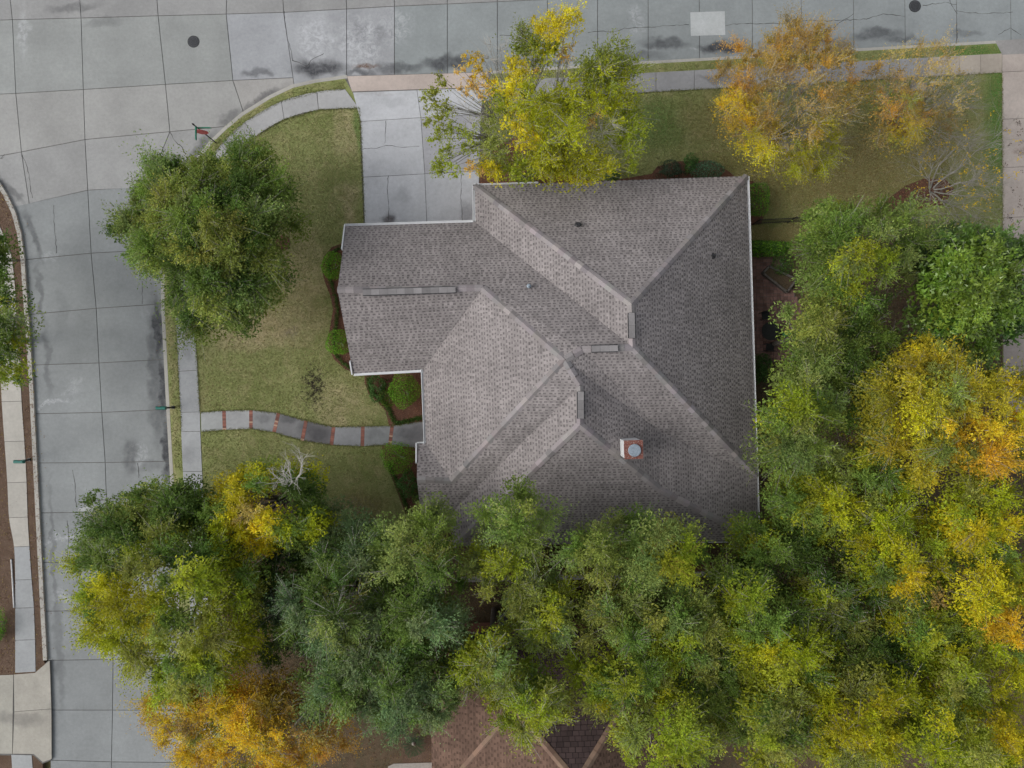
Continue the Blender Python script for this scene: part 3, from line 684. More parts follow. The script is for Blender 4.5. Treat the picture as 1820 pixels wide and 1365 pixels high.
pipe(1027, 401, 4.75, .09, .3); pipe(1267, 455, 4.55, .07, .25); pipe(940, 508, 5.65, .05, .25, 'galv'); pipe(1054, 929, 3.75, .06, .3)

# ------------------------------------------------------------------ neighbour house (bottom)
NV = {'ne': (1195, 1112, 3.0), 'nw': (800, 1125, 3.0), 'ap': (1026, 1392, 6.6), 'ap2': (1034, 1640, 6.6), 'se': (1215, 1800, 3.0), 'sw': (800, 1800, 3.0), 'w0': (766, 1180, 3.0), 'w1': (768, 1430, 3.0), 'wa': (892, 1288, 4.9), 'wj': (950, 1307, 5.3), 'nx': (860, 1195, 3.95)}
NP = {k: P(*v) for k, v in NV.items()}
NF = {'N': ('nw ne ap', 'nw ne'), 'E': ('ne se ap2 ap', 'ne se'), 'W': ('nw ap wj nx', 'sw nw'), 'A': ('w0 wa w1', 'w1 w0'), 'B': ('wa wj ap ap2 sw w1', 'w1 w0'), 'C': ('w0 nx wj wa', 'w0 nw'), 'S': ('sw ap2 se', 'sw se')}
NTRI = {}; V = []; nidx = {}; Fc = []
for k, p in NP.items(): nidx[k] = len(V); V.append(tuple(p))
for nm, (vs_, ev) in NF.items():
    ks = vs_.split(); tr = []
    for t in tessellate_polygon([[Vector((NP[k].x, NP[k].y, 0)) for k in ks]]):
        t = [ks[i] for i in t]
        if area2([(NP[k].x, NP[k].y) for k in t]) < 0: t = t[::-1]
        tr.append(t); Fc.append(tuple(nidx[k] for k in t))
    NTRI[nm] = tr
nh = empty('house', (4.5, -24, .12)); tag(nh, 'neighbouring house with brown shingle roof half hidden under the trees', 'house')
nroof = link('roof', mesh_py('roof', V, Fc), M['roofbase'], nh)
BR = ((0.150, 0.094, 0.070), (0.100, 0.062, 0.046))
shingles('shingles', {k: NF[k] for k in 'EABC'}, NP, NTRI, 0.16, (0.15, 0.3), (0.1, 0.2), *BR, nroof, .16)
shingles('shingles', {k: NF[k] for k in 'WS'}, NP, NTRI, 0.16, (0.15, 0.3), (0.1, 0.2), *BR, nroof, .16)
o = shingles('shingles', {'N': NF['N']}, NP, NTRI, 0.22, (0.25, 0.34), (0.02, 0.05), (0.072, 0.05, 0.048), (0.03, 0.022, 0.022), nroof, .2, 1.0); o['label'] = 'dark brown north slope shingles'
NIV = parent_inv(nroof)
for a, b in (('nw', 'ap'), ('ne', 'ap'), ('ap', 'ap2'), ('w1', 'wa')): caps(nroof, NP[a], NP[b], hipm, .42, (0.20, 0.13, 0.092), NIV)
prism('wall', PP([(815, 1140), (1180, 1128), (1195, 1780), (815, 1780), (782, 1415), (782, 1200)], 3.0), .05, 2.95, M['wallbrick'], nh)
pad = sheet('walkway', [(690, 1362), (700, 1357), (768, 1355), (768, 1420), (680, 1420)], M['stone'], .16)
bedn = sheet('mulch_bed', [(715, 1310), (768, 1300), (768, 1354), (716, 1356)], M['strip'], .142)

# ------------------------------------------------------------------ vegetation helpers
UP = np.array([0, 0, 1.0]); LS = 0.80; DS = 1.12
def nrm(a): return a / np.maximum(np.linalg.norm(a, axis=-1, keepdims=True), 1e-9)
def leaf_quads(C, A, Nn, l, w):
    A = nrm(A); B = nrm(np.cross(A, Nn)); n = len(C)
    l = np.broadcast_to(np.asarray(l, dtype=float), (n,))[:, None]; w = np.broadcast_to(np.asarray(w, dtype=float), (n,))[:, None]
    Q = np.stack([C - A * l / 2, C + B * w / 2 - A * l * .05, C + A * l / 2, C - B * w / 2 - A * l * .05], axis=1)
    return Q.reshape(-1, 3)
def quads_obj(name, V, col4, mat, parent):
    m = len(V) // 4
    me = mesh_np(name, V, np.arange(m * 4).reshape(m, 4), np.repeat(col4, 4, axis=0))
    return link(name, me, mat, parent)
def leaf_tris(C, A, Nn, l, w):
    A = nrm(A); B = nrm(np.cross(A, Nn)); l = l[:, None]; w = w[:, None]
    return np.stack([C - A * l * .4 + B * w / 2, C + A * l * .6, C - A * l * .4 - B * w / 2], axis=1).reshape(-1, 3)
def tris_obj(name, V, col, mat, parent):
    m = len(V) // 3
    return link(name, mesh_np(name, V, np.arange(m * 3).reshape(m, 3), np.repeat(col, 3, axis=0)), mat, parent)
class Tubes:
    def __init__(s): s.V = []; s.F = []; s.n = 0
    def add(s, pts, rad, sides=5):
        pts = np.asarray(pts, float); k = len(pts); d = np.gradient(pts, axis=0); d = nrm(d)
        ref = np.where(np.abs(d[:, 2:3]) > .9, np.array([[1.0, 0, 0]]), np.array([[0, 0, 1.0]]))
        x = nrm(np.cross(d, ref)); y = np.cross(d, x)
        a = np.arange(sides) * 2 * math.pi / sides
        ring = pts[:, None, :] + (x[:, None, :] * np.cos(a)[None, :, None] + y[:, None, :] * np.sin(a)[None, :, None]) * np.asarray(rad, float)[:, None, None]
        s.V.append(ring.reshape(-1, 3))
        i = np.arange(k - 1)[:, None] * sides; j = np.arange(sides)[None, :]; j2 = (j + 1) % sides
        s.F.append((np.stack([i + j, i + j2, i + sides + j2, i + sides + j], axis=-1).reshape(-1, 4)) + s.n)
        s.n += k * sides
    def strips(s, A, B, w):
        d = nrm(B - A); side = nrm(np.cross(d, UP[None] + rng.normal(0, .3, A.shape))) * (np.asarray(w)[:, None] / 2)
        V = np.stack([A - side, A + side, B + side * .4, B - side * .4], axis=1).reshape(-1, 3)
        s.V.append(V); s.F.append(np.arange(len(V)).reshape(-1, 4) + s.n); s.n += len(V)
    def obj(s, name, mat, parent):
        return link(name, mesh_np(name, np.concatenate(s.V), np.concatenate(s.F), smooth=True), mat, parent)
def bez(a, b, c, n=6):
    t = np.linspace(0, 1, n)[:, None]; a, b, c = map(np.asarray, (a, b, c))
    return (1 - t) ** 2 * a + 2 * t * (1 - t) * b + t ** 2 * c

def ellipse_lobes(u, v, rx, ry, z0, z1, r, cover=1.7, wob=.18, flat=.5, seed=None, hole=0):
    """lobe centres spread through a crown whose outline is about the ellipse (photo pixels at the crown's height)"""
    k = F / (H - (z0 + z1) / 2); rp = r * k
    n = int(cover * rx * ry / (rp * rp * .62)); out = []; ph = rng.uniform(0, 6.28, 4)
    tries = 0
    while len(out) < n and tries < n * 40:
        tries += 1
        a = rng.uniform(0, 2 * math.pi); q = math.sqrt(rng.uniform(0, 1))
        lim = 1 + wob * (math.sin(3 * a + ph[0]) * .6 + math.sin(5 * a + ph[1]) * .5 + math.sin(2 * a + ph[2]) * .5)
        if q < hole: continue
        rr = q * lim
        pu = u + math.cos(a) * rr * max(rx - rp * .55, 5); pv = v + math.sin(a) * rr * max(ry - rp * .55, 5)
        z = z0 + (z1 - z0) * max(0.0, 1 - q * q) ** flat + rng.normal(0, .07 * (z1 - z0) + .12)
        if any((pu - o[0]) ** 2 + (pv - o[1]) ** 2 < (rp * .48) ** 2 and abs(z - o[2]) < r for o in out): continue
        out.append((pu, pv, z, r * rng.uniform(.65, 1.25)))
    return out
def shade(lobes, pal, spots=()):
    """colour of every lobe: weighted palette, and patches of turned leaves at (u, v, radius, colour)"""
    res = []; w = np.array([p[1] for p in pal], float); w /= w.sum()
    for (u, v, z, r) in lobes:
        c = np.array(pal[rng.choice(len(pal), p=w)][0]); dens = 1.0
        for s in spots:
            d = math.hypot(u - s[0], v - s[1]) / s[2]
            if d < 1 and rng.uniform() < 1.25 - d * .8: c = np.array(s[3]); dens = s[4] if len(s) > 4 else 1.0
        res.append((u, v, z, r, c * rng.uniform(.75, 1.25) * np.array([rng.uniform(.9, 1.12), 1, 1]), dens))
    return res
def tree(label, lobes, base, fork=2.0, tr=.16, leaf=(.13, .055), dens=520, bark='bark', mat='leaf', twig=.25, twigw=.022, group=None, zsq=.6, name='tree', cat='tree', multi=1, jitter=.22, droop=0.0, fill=105, spread=.26):
    b = P(base[0], base[1], .1); root = empty(name, b); tag(root, label, cat, group)
    C = np.array([list(P(u, v, z)) for (u, v, z, *_) in lobes]); Rr = np.array([l[3] for l in lobes]); colr = np.array([l[4] for l in lobes]); dn = np.array([l[5] for l in lobes])
    # wood
    tb = Tubes(); cen = C.mean(0); b = np.array(b); tops = []
    for m in range(multi):
        off = rng.normal(0, .25, 3) * (multi > 1); off[2] = 0
        aim = b + (cen - b) * (fork / max(cen[2], .5)) + rng.normal(0, .15, 3) * [1, 1, 0] + off * 2
        aim[2] = fork
        tp = bez(b + off * .5 - [0, 0, .15], (b + off + aim) / 2 + rng.normal(0, .1, 3) * [1, 1, 0], aim, 6)
        tb.add(tp, np.linspace(tr, tr * .7, 6) / (multi ** .35), 8); tops.append(aim)
    k = max(4, min(9, len(C) // 5)); ang = np.arctan2(C[:, 1] - cen[1], C[:, 0] - cen[0]); order = np.argsort(ang); trunk_pts = []
    br = Tubes()
    for grp in np.array_split(order, k):
        if not len(grp): continue
        top = tops[rng.integers(len(tops))]
        gc = C[grp].mean(0); mid = top + (gc - top) * .55; mid[2] = top[2] + (gc[2] - top[2]) * .45 
        tb.add(bez(top - [0, 0, .1], top + (mid - top) * .5 + [0, 0, .5], mid, 6), np.linspace(tr * .6, tr * .3, 6) / (multi ** .2), 6)
        for g_ in grp:
            c = C[g_]; e = c + [0, 0, -.1 * Rr[g_]]
            br.add(bez(mid, mid + (e - mid) * .5 + rng.normal(0, .18, 3) - [0, 0, .2], e, 5), np.linspace(tr * .27, tr * .08, 5), 4)
    nt_ = np.maximum(6, (dens * DS * dn * math.pi * Rr ** 2 / 11)).astype(int)
    nt_ = np.where(dn <= 0.001, (26 * Rr ** 2 * 2).astype(int) + 6, nt_)
    I = np.repeat(np.arange(len(C)), nt_); n = len(I)
    K = 7; kk = rng.integers(0, K, n)
    az0 = (np.arange(K)[None] * 2 * math.pi / K + rng.uniform(0, 6.28, (len(C), 1)) + rng.normal(0, .25, (len(C), K))); sz0 = rng.uniform(-.1, .75, (len(C), K)); sz0[:, 0] = .95
    ln0 = rng.uniform(.6, 1.35, (len(C), K))
    az = az0[I, kk]; sz = np.clip(sz0[I, kk] + rng.normal(0, .12, n), -.2, 1); cs = np.sqrt(1 - np.clip(sz, -1, 1) ** 2)
    D = np.stack([cs * np.cos(az), cs * np.sin(az), sz * zsq], 1) + rng.normal(0, spread, (n, 3)) * [1, 1, .6]
    # twigs point away from the middle of the tree as well
    out = C[I] - cen; out[:, 2] = 0; D = D + .5 * out / (np.abs(out).max() + .1) + rng.normal(0, .18, (len(C), 3))[I] * [1, 1, .3]
    Ln = Rr[I] * rng.uniform(.5, 1.12, n) * ln0[I, kk]
    S = C[I] + D * (Ln * .12)[:, None]; Eo = C[I] + D * Ln[:, None]; Eo[:, 2] -= droop * Ln
    pick = rng.uniform(0, 1, n) < np.where(dn[I] < .3, .9, twig)
    if pick.any(): br.strips(S[pick], Eo[pick], np.full(pick.sum(), twigw))
    tb.obj('trunk', M[bark if bark == 'pinebark' or multi > 1 or tr < .12 else 'trunkbark'], root); br.obj('branches', M[bark], root)
    # leaves
    L = 11; live = dn[I] > .001; S, Eo, I2 = S[live], Eo[live], I[live]; n = len(S)
    if n:
        t = (np.linspace(.25, 1.0, L)[None] + rng.normal(0, .04, (n, L))); d = Eo - S
        side = nrm(np.cross(d, UP + rng.normal(0, .4, d.shape)))
        lat = rng.normal(0, 1, (n, L)) * jitter * .45 * (1.15 - np.abs(t - .6)) * np.linalg.norm(d, axis=1)[:, None]
        X = S[:, None] + d[:, None] * t[..., None] + side[:, None] * lat[..., None] + rng.normal(0, .03, (n, L, 3))
        A = nrm(d)[:, None] * .7 + side[:, None] * np.sign(lat)[..., None] * .6 + rng.normal(0, .35, (n, L, 3))
        Nn = UP + rng.normal(0, .55, (n, L, 3))
        X = X.reshape(-1, 3); sc = rng.uniform(.7, 1.3, len(X))
        Q = leaf_tris(X, A.reshape(-1, 3), Nn.reshape(-1, 3), leaf[0] * LS * sc, leaf[1] * LS * 1.15 * sc)
        tw = rng.normal(1, .06, (n, 1, 1)) * np.clip(rng.normal(1, .13, (len(C), K)), .6, 1.4)[I, kk][live][:, None, None]; lf = rng.normal(1, .13, (n, L, 1)); hue = rng.normal(0, .06, (n, L, 1))
        cc = colr[I2][:, None] * tw * lf * np.concatenate([1 + hue, np.ones_like(hue), 1 - hue], -1)
        if fill:
            nf = (fill * np.minimum(dn, 1) * math.pi * Rr ** 2).astype(int); J = np.repeat(np.arange(len(C)), nf); m_ = len(J)
            if m_:
                a_ = rng.uniform(0, 2 * math.pi, m_); q_ = np.sqrt(rng.uniform(0, 1, m_)) * 1.25 * Rr[J]
                Xf = C[J] + np.stack([q_ * np.cos(a_), q_ * np.sin(a_), -.25 * Rr[J] - rng.uniform(0, .9, m_) * Rr[J] - .35 * q_], 1)
                Xf[:, 2] = np.maximum(Xf[:, 2], .5)
                Qf = leaf_tris(Xf, rng.normal(0, 1, (m_, 3)), UP + rng.normal(0, .45, (m_, 3)), np.full(m_, leaf[0] * 1.35), np.full(m_, leaf[1] * 1.7))
                Q = np.concatenate([Q, Qf]); cc = np.concatenate([cc.reshape(-1, 3), colr[J] * rng.normal(1, .12, (m_, 1))])
        tris_obj('crown', Q, np.clip(cc, .003, .9).reshape(-1, 3), M[mat], root)
    return root
def bare(label, base, spread, name='bare_tree', levels=4, seed=1, bark='greybark', leaves=None, nleaf=0, r0=.06, nstem=6, group=None, up=.75, first=1.6, fac=.72, parent=None, z=.1, wild=.42):
    """leafless branching: spread = (lean x, lean y)"""
    b = np.array(P(base[0], base[1], z)); root = parent or tag(empty(name, b), label, 'tree', group)
    tb = Tubes(); tips = []; rg = np.random.default_rng(seed)
    def grow(p, d, L, r, lev):
        d = d / np.linalg.norm(d); e = p + d * L; m = (p + e) / 2 + rg.normal(0, .06 * L, 3)
        tb.add(bez(p, m, e, 4), np.linspace(r, r * .6, 4), 4 if lev else 6)
        if lev >= levels: tips.append(e); return
        for k in range(3 if lev < 2 else int(rg.integers(2, 5))):
            nd = d + rg.normal(0, wild, 3) + [0, 0, .10]
            if nd[2] < .05: nd[2] = .05
            grow(p + (e - p) * rg.uniform(.55, 1.0), nd, L * fac * rg.uniform(.7, 1.25), r * .55, lev + 1)
    for k in range(nstem):
        a = 2 * math.pi * (k + rg.uniform(-.3, .3)) / nstem
        grow(b + [math.cos(a) * .12, math.sin(a) * .12, 0], np.array([math.cos(a) * .75 + spread[0], math.sin(a) * .75 + spread[1], up]), first * rg.uniform(.8, 1.2), r0, 0)
    tb.obj('branches' if parent else 'trunk', M[bark], root)
    tips = np.array(tips)
    return root, tips

# palette (leaf reflectance)
DKG = (0.116, 0.195, 0.036); MIDG = (0.180, 0.271, 0.046); SOFT = (0.249, 0.330, 0.085); BLUEG = (0.180, 0.266, 0.105); LIME = (0.331, 0.395, 0.028); YG = (0.429, 0.460, 0.018); OLIVE = (0.290, 0.336, 0.065)
YEL = (0.673, 0.578, 0.022); GOLD = (0.719, 0.507, 0.028); ORG = (0.696, 0.425, 0.045); RUST = (0.534, 0.319, 0.060); TAN = (0.510, 0.389, 0.105); PEACH = (0.766, 0.519, 0.150)

# street oak on the front lawn
lob = ellipse_lobes(372, 408, 160, 158, 3.8, 8.0, .80, 2.0, .20)
lob = [q_ for q_ in lob if not (q_[0] < 405 and q_[1] < 292)]
lob += [(385, 296, 4.5, .6), (222, 405, 4.5, .8), (205, 408, 4.5, .5), (245, 395, 4.6, .7), (430, 570, 4.2, .7), (350, 570, 4.2, .6), (520, 400, 4.2, .7), (500, 350, 4.2, .7), (270, 300, 4.2, .6)]
tree('round green oak on the front lawn overhanging the curved kerb', shade(lob, [(MIDG, 4), (DKG, 1.6), (SOFT, 2), (OLIVE, 1.2)], [(395, 430, 50, OLIVE), (330, 320, 40, OLIVE), (300, 440, 30, OLIVE)]), (468, 440), 2.2, .19, (.125, .06), 560, group='trees along the street')
# yellow-green tree between driveway and lawn
def LB_(lst, z): return [(u, v - max(0, v - 296) * .75, z + rng.normal(0, .35), r / 34.0) for (u, v, r) in lst]
t2 = []
for lst, col, dn, z in (
    ([(930, 66, 24), (948, 78, 24), (920, 85, 16)], (.22, .27, .03), .9, 7.4), ([(962, 52, 26), (990, 45, 28), (1010, 35, 22), (985, 68, 24)], YEL, .8, 7.6), ([(970, 92, 24), (985, 88, 22), (960, 110, 18)], YG, .8, 7.2),
    ([(1068, 100, 30), (1050, 118, 30), (1085, 118, 30), (1108, 130, 26), (1125, 128, 18)], (.24, .29, .03), .95, 7.2), ([(1045, 140, 30), (1075, 150, 34), (1100, 160, 30), (1060, 172, 26), (1090, 190, 28)], YG, .95, 7.0),
    ([(1110, 205, 28), (1120, 235, 24), (1105, 250, 26), (1118, 270, 18), (1122, 295, 12), (1100, 225, 22)], LIME, .9, 6.4), ([(915, 118, 20), (925, 135, 22), (905, 110, 14), (918, 155, 24), (905, 165, 22)], YEL, .8, 7.2), ([(930, 175, 26), (880, 165, 20), (890, 195, 22), (945, 150, 16)], LIME, .6, 7),
    ([(965, 180, 30), (990, 200, 32), (1015, 190, 28), (950, 205, 28), (975, 225, 34), (1010, 225, 30), (995, 175, 24)], YG, 1.0, 7.8), ([(925, 200, 22), (920, 222, 22), (945, 235, 24), (938, 252, 18)], YEL, .95, 7.4),
    ([(1000, 260, 34), (1030, 275, 34), (970, 270, 30), (1050, 285, 28), (1010, 295, 32), (980, 300, 28), (1040, 305, 26), (955, 290, 24)], (.38, .385, .016), 1.0, 6.4), ([(1015, 318, 20), (1045, 318, 18), (985, 318, 16), (1065, 310, 16)], YEL, .8, 5.9), ([(930, 300, 26), (905, 305, 24), (915, 320, 18), (940, 318, 18)], LIME, .8, 6),
    ([(872, 290, 18), (865, 312, 18), (880, 322, 16), (860, 300, 14), (890, 335, 12)], YEL, .7, 5.8), ([(868, 225, 24), (880, 250, 26), (872, 265, 22), (890, 275, 20)], OLIVE, .55, 6.2),
    ([(775, 165, 18), (790, 150, 14), (770, 182, 14), (795, 195, 18), (785, 215, 16), (765, 215, 10)], (.28, .31, .03), .75, 6.2), ([(800, 225, 18), (780, 245, 16), (800, 262, 18), (788, 285, 18), (775, 297, 12), (800, 300, 14), (830, 245, 18), (835, 262, 14)], LIME, .7, 6.2),
    ([(842, 112, 16), (838, 100, 10), (856, 125, 18), (865, 140, 16)], GOLD, .38, 6.8), ([(850, 155, 14), (838, 145, 10), (855, 172, 14), (820, 160, 12), (815, 130, 10), (848, 295, 12), (835, 305, 9)], PEACH, .4, 6.6), ([(1012, 85, 12), (940, 125, 12), (1000, 105, 14), (1040, 220, 14), (1060, 205, 12)], PEACH, .35, 6.8),
    ([(870, 105, 26), (890, 90, 22), (900, 75, 14), (935, 100, 18), (865, 80, 14), (1070, 235, 26), (1050, 250, 20), (855, 205, 22), (830, 195, 18), (1020, 140, 20), (990, 130, 16)], OLIVE, 0.0, 6.6)):
    for q in LB_(lst, z):
        t2.append((*q, np.array(col) * rng.uniform(.85, 1.15), dn))
        for _ in range(2):
            a_ = rng.uniform(0, 6.28); d_ = q[3] * 34 * rng.uniform(.7, 1.25)
            t2.append((q[0] + d_ * math.cos(a_), q[1] + d_ * math.sin(a_), q[2] + rng.normal(0, .4), q[3] * rng.uniform(.45, .8), np.array(col) * rng.uniform(.8, 1.2), dn * .55))
tree('yellow-green autumn tree beside the wide driveway with thin peach-coloured tips', t2, (916, 258), 2.0, .085, (.11, .052), 430, bark='greybark', twig=.5, twigw=.018, fill=38, group='trees along the street')
# orange crape myrtles on the side lawn
def myrtle(label, base, u, v, rx, ry, pal, spots, dens, seed, hole, spread, first):
    lob = ellipse_lobes(u, v, rx * 1.06, ry * 1.06, 4.2, 6.6, .62, 2.1, .12, .5, hole=hole)
    r_ = tree(label, shade(lob, pal, spots), base, .8, .07, (.085, .034), dens * 1.7, bark='greybark', twig=.5, twigw=.014, group='autumn trees on the side lawn', multi=4, zsq=1.1, jitter=.12, fill=50)
    bare('', base, spread, levels=4, seed=seed, r0=.045, nstem=9, up=1.25, first=first, parent=r_)
myrtle('orange and gold crape myrtle standing nearest the house corner on the side lawn', (1371, 243), 1402, 172, 128, 128, [((.54, .32, .055), 1.4), ((.52, .36, .05), 2.4), ((.42, .30, .09), 3), (RUST, .8)], [(1480, 265, 70, YG), (1420, 285, 60, (.40, .38, .02)), (1330, 265, 40, YEL), (1310, 190, 40, GOLD), (1425, 190, 80, TAN, .25), (1480, 245, 40, (.38, .37, .02))], 330, 3, .15, (.25, .30), 1.75)
myrtle('sparse rusty brown crape myrtle near the right-hand driveway', (1598, 218), 1640, 165, 100, 92, [((.38, .28, .10), 3), (RUST, 1.6), ((.46, .32, .06), 1.4), (OLIVE, .8)], [(1720, 165, 40, RUST), (1610, 235, 36, (.48, .38, .03)), (1640, 110, 60, TAN, .4), (1680, 150, 60, TAN, .2)], 200, 5, .15, (.35, .25), 1.75)
rt, tips = bare('nearly leafless grey tree beside the right-hand driveway with a few orange leaves', (1655, 338), (.20, .06), levels=5, seed=14, r0=.05, nstem=7, up=.8, first=1.5, fac=.80, wild=.6, group='autumn trees on the side lawn')
sel = tips[rng.uniform(0, 1, len(tips)) < .05]; X = np.repeat(sel, 7, axis=0) + rng.normal(0, .10, (len(sel) * 7, 3))
quads_obj('crown', leaf_quads(X, rng.normal(0, 1, X.shape), UP + rng.normal(0, .4, X.shape), .12, .06), np.array(GOLD) * rng.uniform(.7, 1.1, (len(X), 1)), M['leaf'], rt)

def T(label, u, v, rx, ry, z0, z1, pal, spots=(), r=.95, base=None, group='trees behind the house', **kw):
    lob = ellipse_lobes(u, v, rx * 1.10, ry * 1.10, z0, z1, r * .78, kw.pop('cover', 1.45), kw.pop('wob', .20))
    k = (H - (z0 + z1) / 2) / H
    if base is None: base = (910 + (u - 910) * k, 682 + (v - 682) * k)
    return tree(label, shade(lob, pal, spots), base, kw.pop('fork', z0 * .6), kw.pop('tr', .17), group=group, **kw)
GP = [(SOFT, 3), (MIDG, 2.5), (OLIVE, 1.2)]; GY = [(LIME, 2.5), (OLIVE, 2), (MIDG, 2.5), (YG, .8)]; YY = [(YG, 2.2), (LIME, 3), (OLIVE, 1.5), (MIDG, 1)]; BL = [(BLUEG, 3), (DKG, 2.2), (MIDG, 1)]
# right-hand side of the house
T('soft green tree between the leafless tree and the brick patio', 1540, 452, 108, 92, 5, 9, GP, [(1545, 470, 55, LIME), (1470, 440, 40, MIDG)], 1.0)
T('small bright green tree crown right of the dark garden fence', 1488, 395, 50, 42, 3.5, 6, [(MIDG, 3), (SOFT, 2), (LIME, 1)], r=.75)
T('bright green broad-leaved tree touching the right-hand driveway', 1742, 522, 118, 112, 4.5, 8.5, [((.075, .16, .022), 3), ((.12, .20, .025), 2), (DKG, 1)], [(1740, 510, 80, (.15, .24, .028))], 1.0, leaf=(.20, .09), dens=330, mat='gloss', twig=.06)
T('dark broad-leaved tree behind the bright green one at the driveway', 1710, 448, 85, 42, 3, 5.5, [(DKG, 3), ((.06, .12, .025), 2)], (), .9, leaf=(.18, .08), dens=330, mat='gloss', twig=.06)
T('soft green tree hanging over the lower edge of the patio', 1462, 600, 72, 82, 5, 8.5, GP, [(1450, 560, 40, OLIVE)], .95)
T('green tree crowding the right-hand gutter of the house', 1434, 745, 78, 105, 5, 9, GP, [(1400, 720, 50, LIME), (1480, 640, 40, MIDG)], .95)
T('deep green tree beneath the golden crown', 1530, 640, 75, 90, 4, 7, [(DKG, 2), (MIDG, 2)], (), .9, dens=480)
T('large golden orange tree near the right edge of the view', 1690, 740, 150, 125, 6, 10, [((.46, .40, .03), 3), (YEL, 1), (OLIVE, 1.6)], [(1752, 770, 62, GOLD), (1775, 805, 36, (.66, .42, .03)), (1600, 680, 60, (.38, .37, .03))], .95, dens=540, cover=1.8, twig=.35, twigw=.016, bark='greybark')
T('olive green tree below the golden tree', 1545, 850, 85, 65, 5, 8, GY, [(1500, 820, 40, OLIVE)], .9)
T('yellow-green tree right of the lower roof corner', 1480, 905, 100, 70, 4.5, 8, [(OLIVE, 2), (LIME, 2), (MIDG, 2)], [(1490, 885, 50, YG)], .95)
T('yellow tree on the right edge under the golden one', 1760, 930, 95, 85, 5, 9, YY, [(1720, 960, 30, YEL), (1805, 950, 36, YEL)], .95)
T('yellow-green tree in the middle of the right-hand woods', 1610, 985, 105, 80, 5, 9, GY, [(1590, 975, 60, YG), (1610, 1030, 26, YEL)], .95, twig=.4)
T('dark green tree just below the right roof corner', 1380, 985, 85, 60, 4, 7, [(DKG, 2), (MIDG, 2.5)], [(1340, 960, 30, LIME)], .9)
T('green tree with lime tips below the roof corner', 1345, 1090, 85, 85, 5, 9, [(MIDG, 3), (DKG, 1.5)], [(1320, 1085, 50, LIME), (1395, 1060, 40, MIDG)], .95)
T('twiggy olive tree in the shade of the right-hand woods', 1500, 1070, 105, 75, 4.5, 8, [(OLIVE, 2), (DKG, 2), (MIDG, 1)], [(1450, 1080, 40, LIME)], .9, dens=360, twig=.6, bark='greybark')
T('yellow tree cut by the right edge, lower half', 1775, 1090, 85, 105, 5.5, 9.5, YY, [(1790, 1110, 50, GOLD), (1750, 1050, 40, YEL)], .95)
T('lime tree in the lower right woods with bright yellow tips', 1395, 1170, 100, 75, 5.5, 9.5, YY, [(1380, 1190, 60, YG), (1330, 1210, 40, LIME)], .95)
T('green tree between the lime tree and the right-hand yellow ones', 1530, 1165, 95, 70, 4.5, 8, [(MIDG, 2), (DKG, 2), (OLIVE, 1)], [(1490, 1150, 35, YG)], .9)
T('yellow-green tree left of the lower right yellow tree', 1650, 1120, 85, 80, 5, 8.5, GY, [(1680, 1080, 30, TAN, .3)], .9)
T('bright yellow tree low in the right-hand woods', 1720, 1220, 90, 70, 5.5, 9.5, [(YG, 2), (LIME, 2), (YEL, .6), (OLIVE, 1)], (), .95)
T('lime yellow tree at the bottom edge, right of the brown roof', 1385, 1290, 95, 80, 5.5, 10, YY, (), .95)
T('golden green tree in the middle of the bottom right edge', 1530, 1280, 105, 90, 6, 10.5, [(YG, 2), (LIME, 2), (YEL, .4), (OLIVE, 1.5)], [(1530, 1290, 70, (.42, .41, .015))], .95)
T('yellow tree in the bottom right corner', 1720, 1320, 115, 75, 6, 10.5, [(YG, 2), (OLIVE, 1.5), (LIME, 2)], [(1790, 1330, 50, YEL)], .95)
# along the lower roof edge
T('tall green tree crown overlapping the lower roof edge', 920, 925, 60, 58, 8, 11, GP, (), .85, base=(905, 985), twig=.35)
T('light green tree in front of the brick garden wall', 905, 1022, 72, 62, 6.5, 9.5, [(SOFT, 2), (OLIVE, 2), (LIME, 1)], (), .85, twig=.4)
T('green tree over the lower left roof corner', 750, 990, 88, 82, 6, 10, GP, [(720, 960, 40, SOFT)], .95)
T('green tree left of the brown pine trunk', 1080, 985, 78, 62, 6.5, 10, GP, [(1060, 1010, 40, OLIVE)], .85, twig=.35)
t_ = T('green tree with bare orange-brown trunk section below the roof', 1190, 985, 62, 68, 7, 10.5, GP, [(1215, 1000, 40, LIME)], .85, base=(1192, 1085), bark='pinebark', tr=.22, twig=.1)
T('light green tree just right of the grey urn', 968, 1090, 60, 70, 6, 9.5, [(OLIVE, 2), (LIME, 2), (SOFT, 1)], (), .8, twig=.45, bark='greybark', dens=430)
T('green tree in the middle of the lower woods', 1110, 1100, 85, 75, 6, 9.5, [(SOFT, 2), (OLIVE, 2), (MIDG, 1)], (), .9, twig=.35)
T('olive green tree above the dark brown roof slope', 1215, 1120, 70, 85, 6, 10, [(OLIVE, 2), (SOFT, 2), (MIDG, 1)], [(1200, 1150, 40, LIME)], .9)
T('light green tree below the grey urn', 870, 1185, 80, 62, 6.5, 10, [(OLIVE, 2.5), (LIME, 2), (SOFT, 1)], (), .85, twig=.45, bark='greybark')
T('twiggy light green tree over the neighbouring roof ridge', 935, 1250, 75, 60, 7, 10.5, [(OLIVE, 2), (LIME, 2), (MIDG, 1)], (), .8, twig=.55, bark='greybark', dens=420)
T('yellow-green tree over the right half of the brown roof', 1115, 1220, 88, 65, 6.5, 10, GY, (), .85, twig=.35)
T('lime green tree at the bottom edge beside the brown roof', 1180, 1310, 90, 62, 7, 10.5, GY, [(1190, 1330, 40, LIME)], .85, twig=.3)
T('green tree filling the gap right of the olive one', 1270, 1200, 70, 95, 5, 8.5, [(MIDG, 2), (OLIVE, 2)], (), .9)
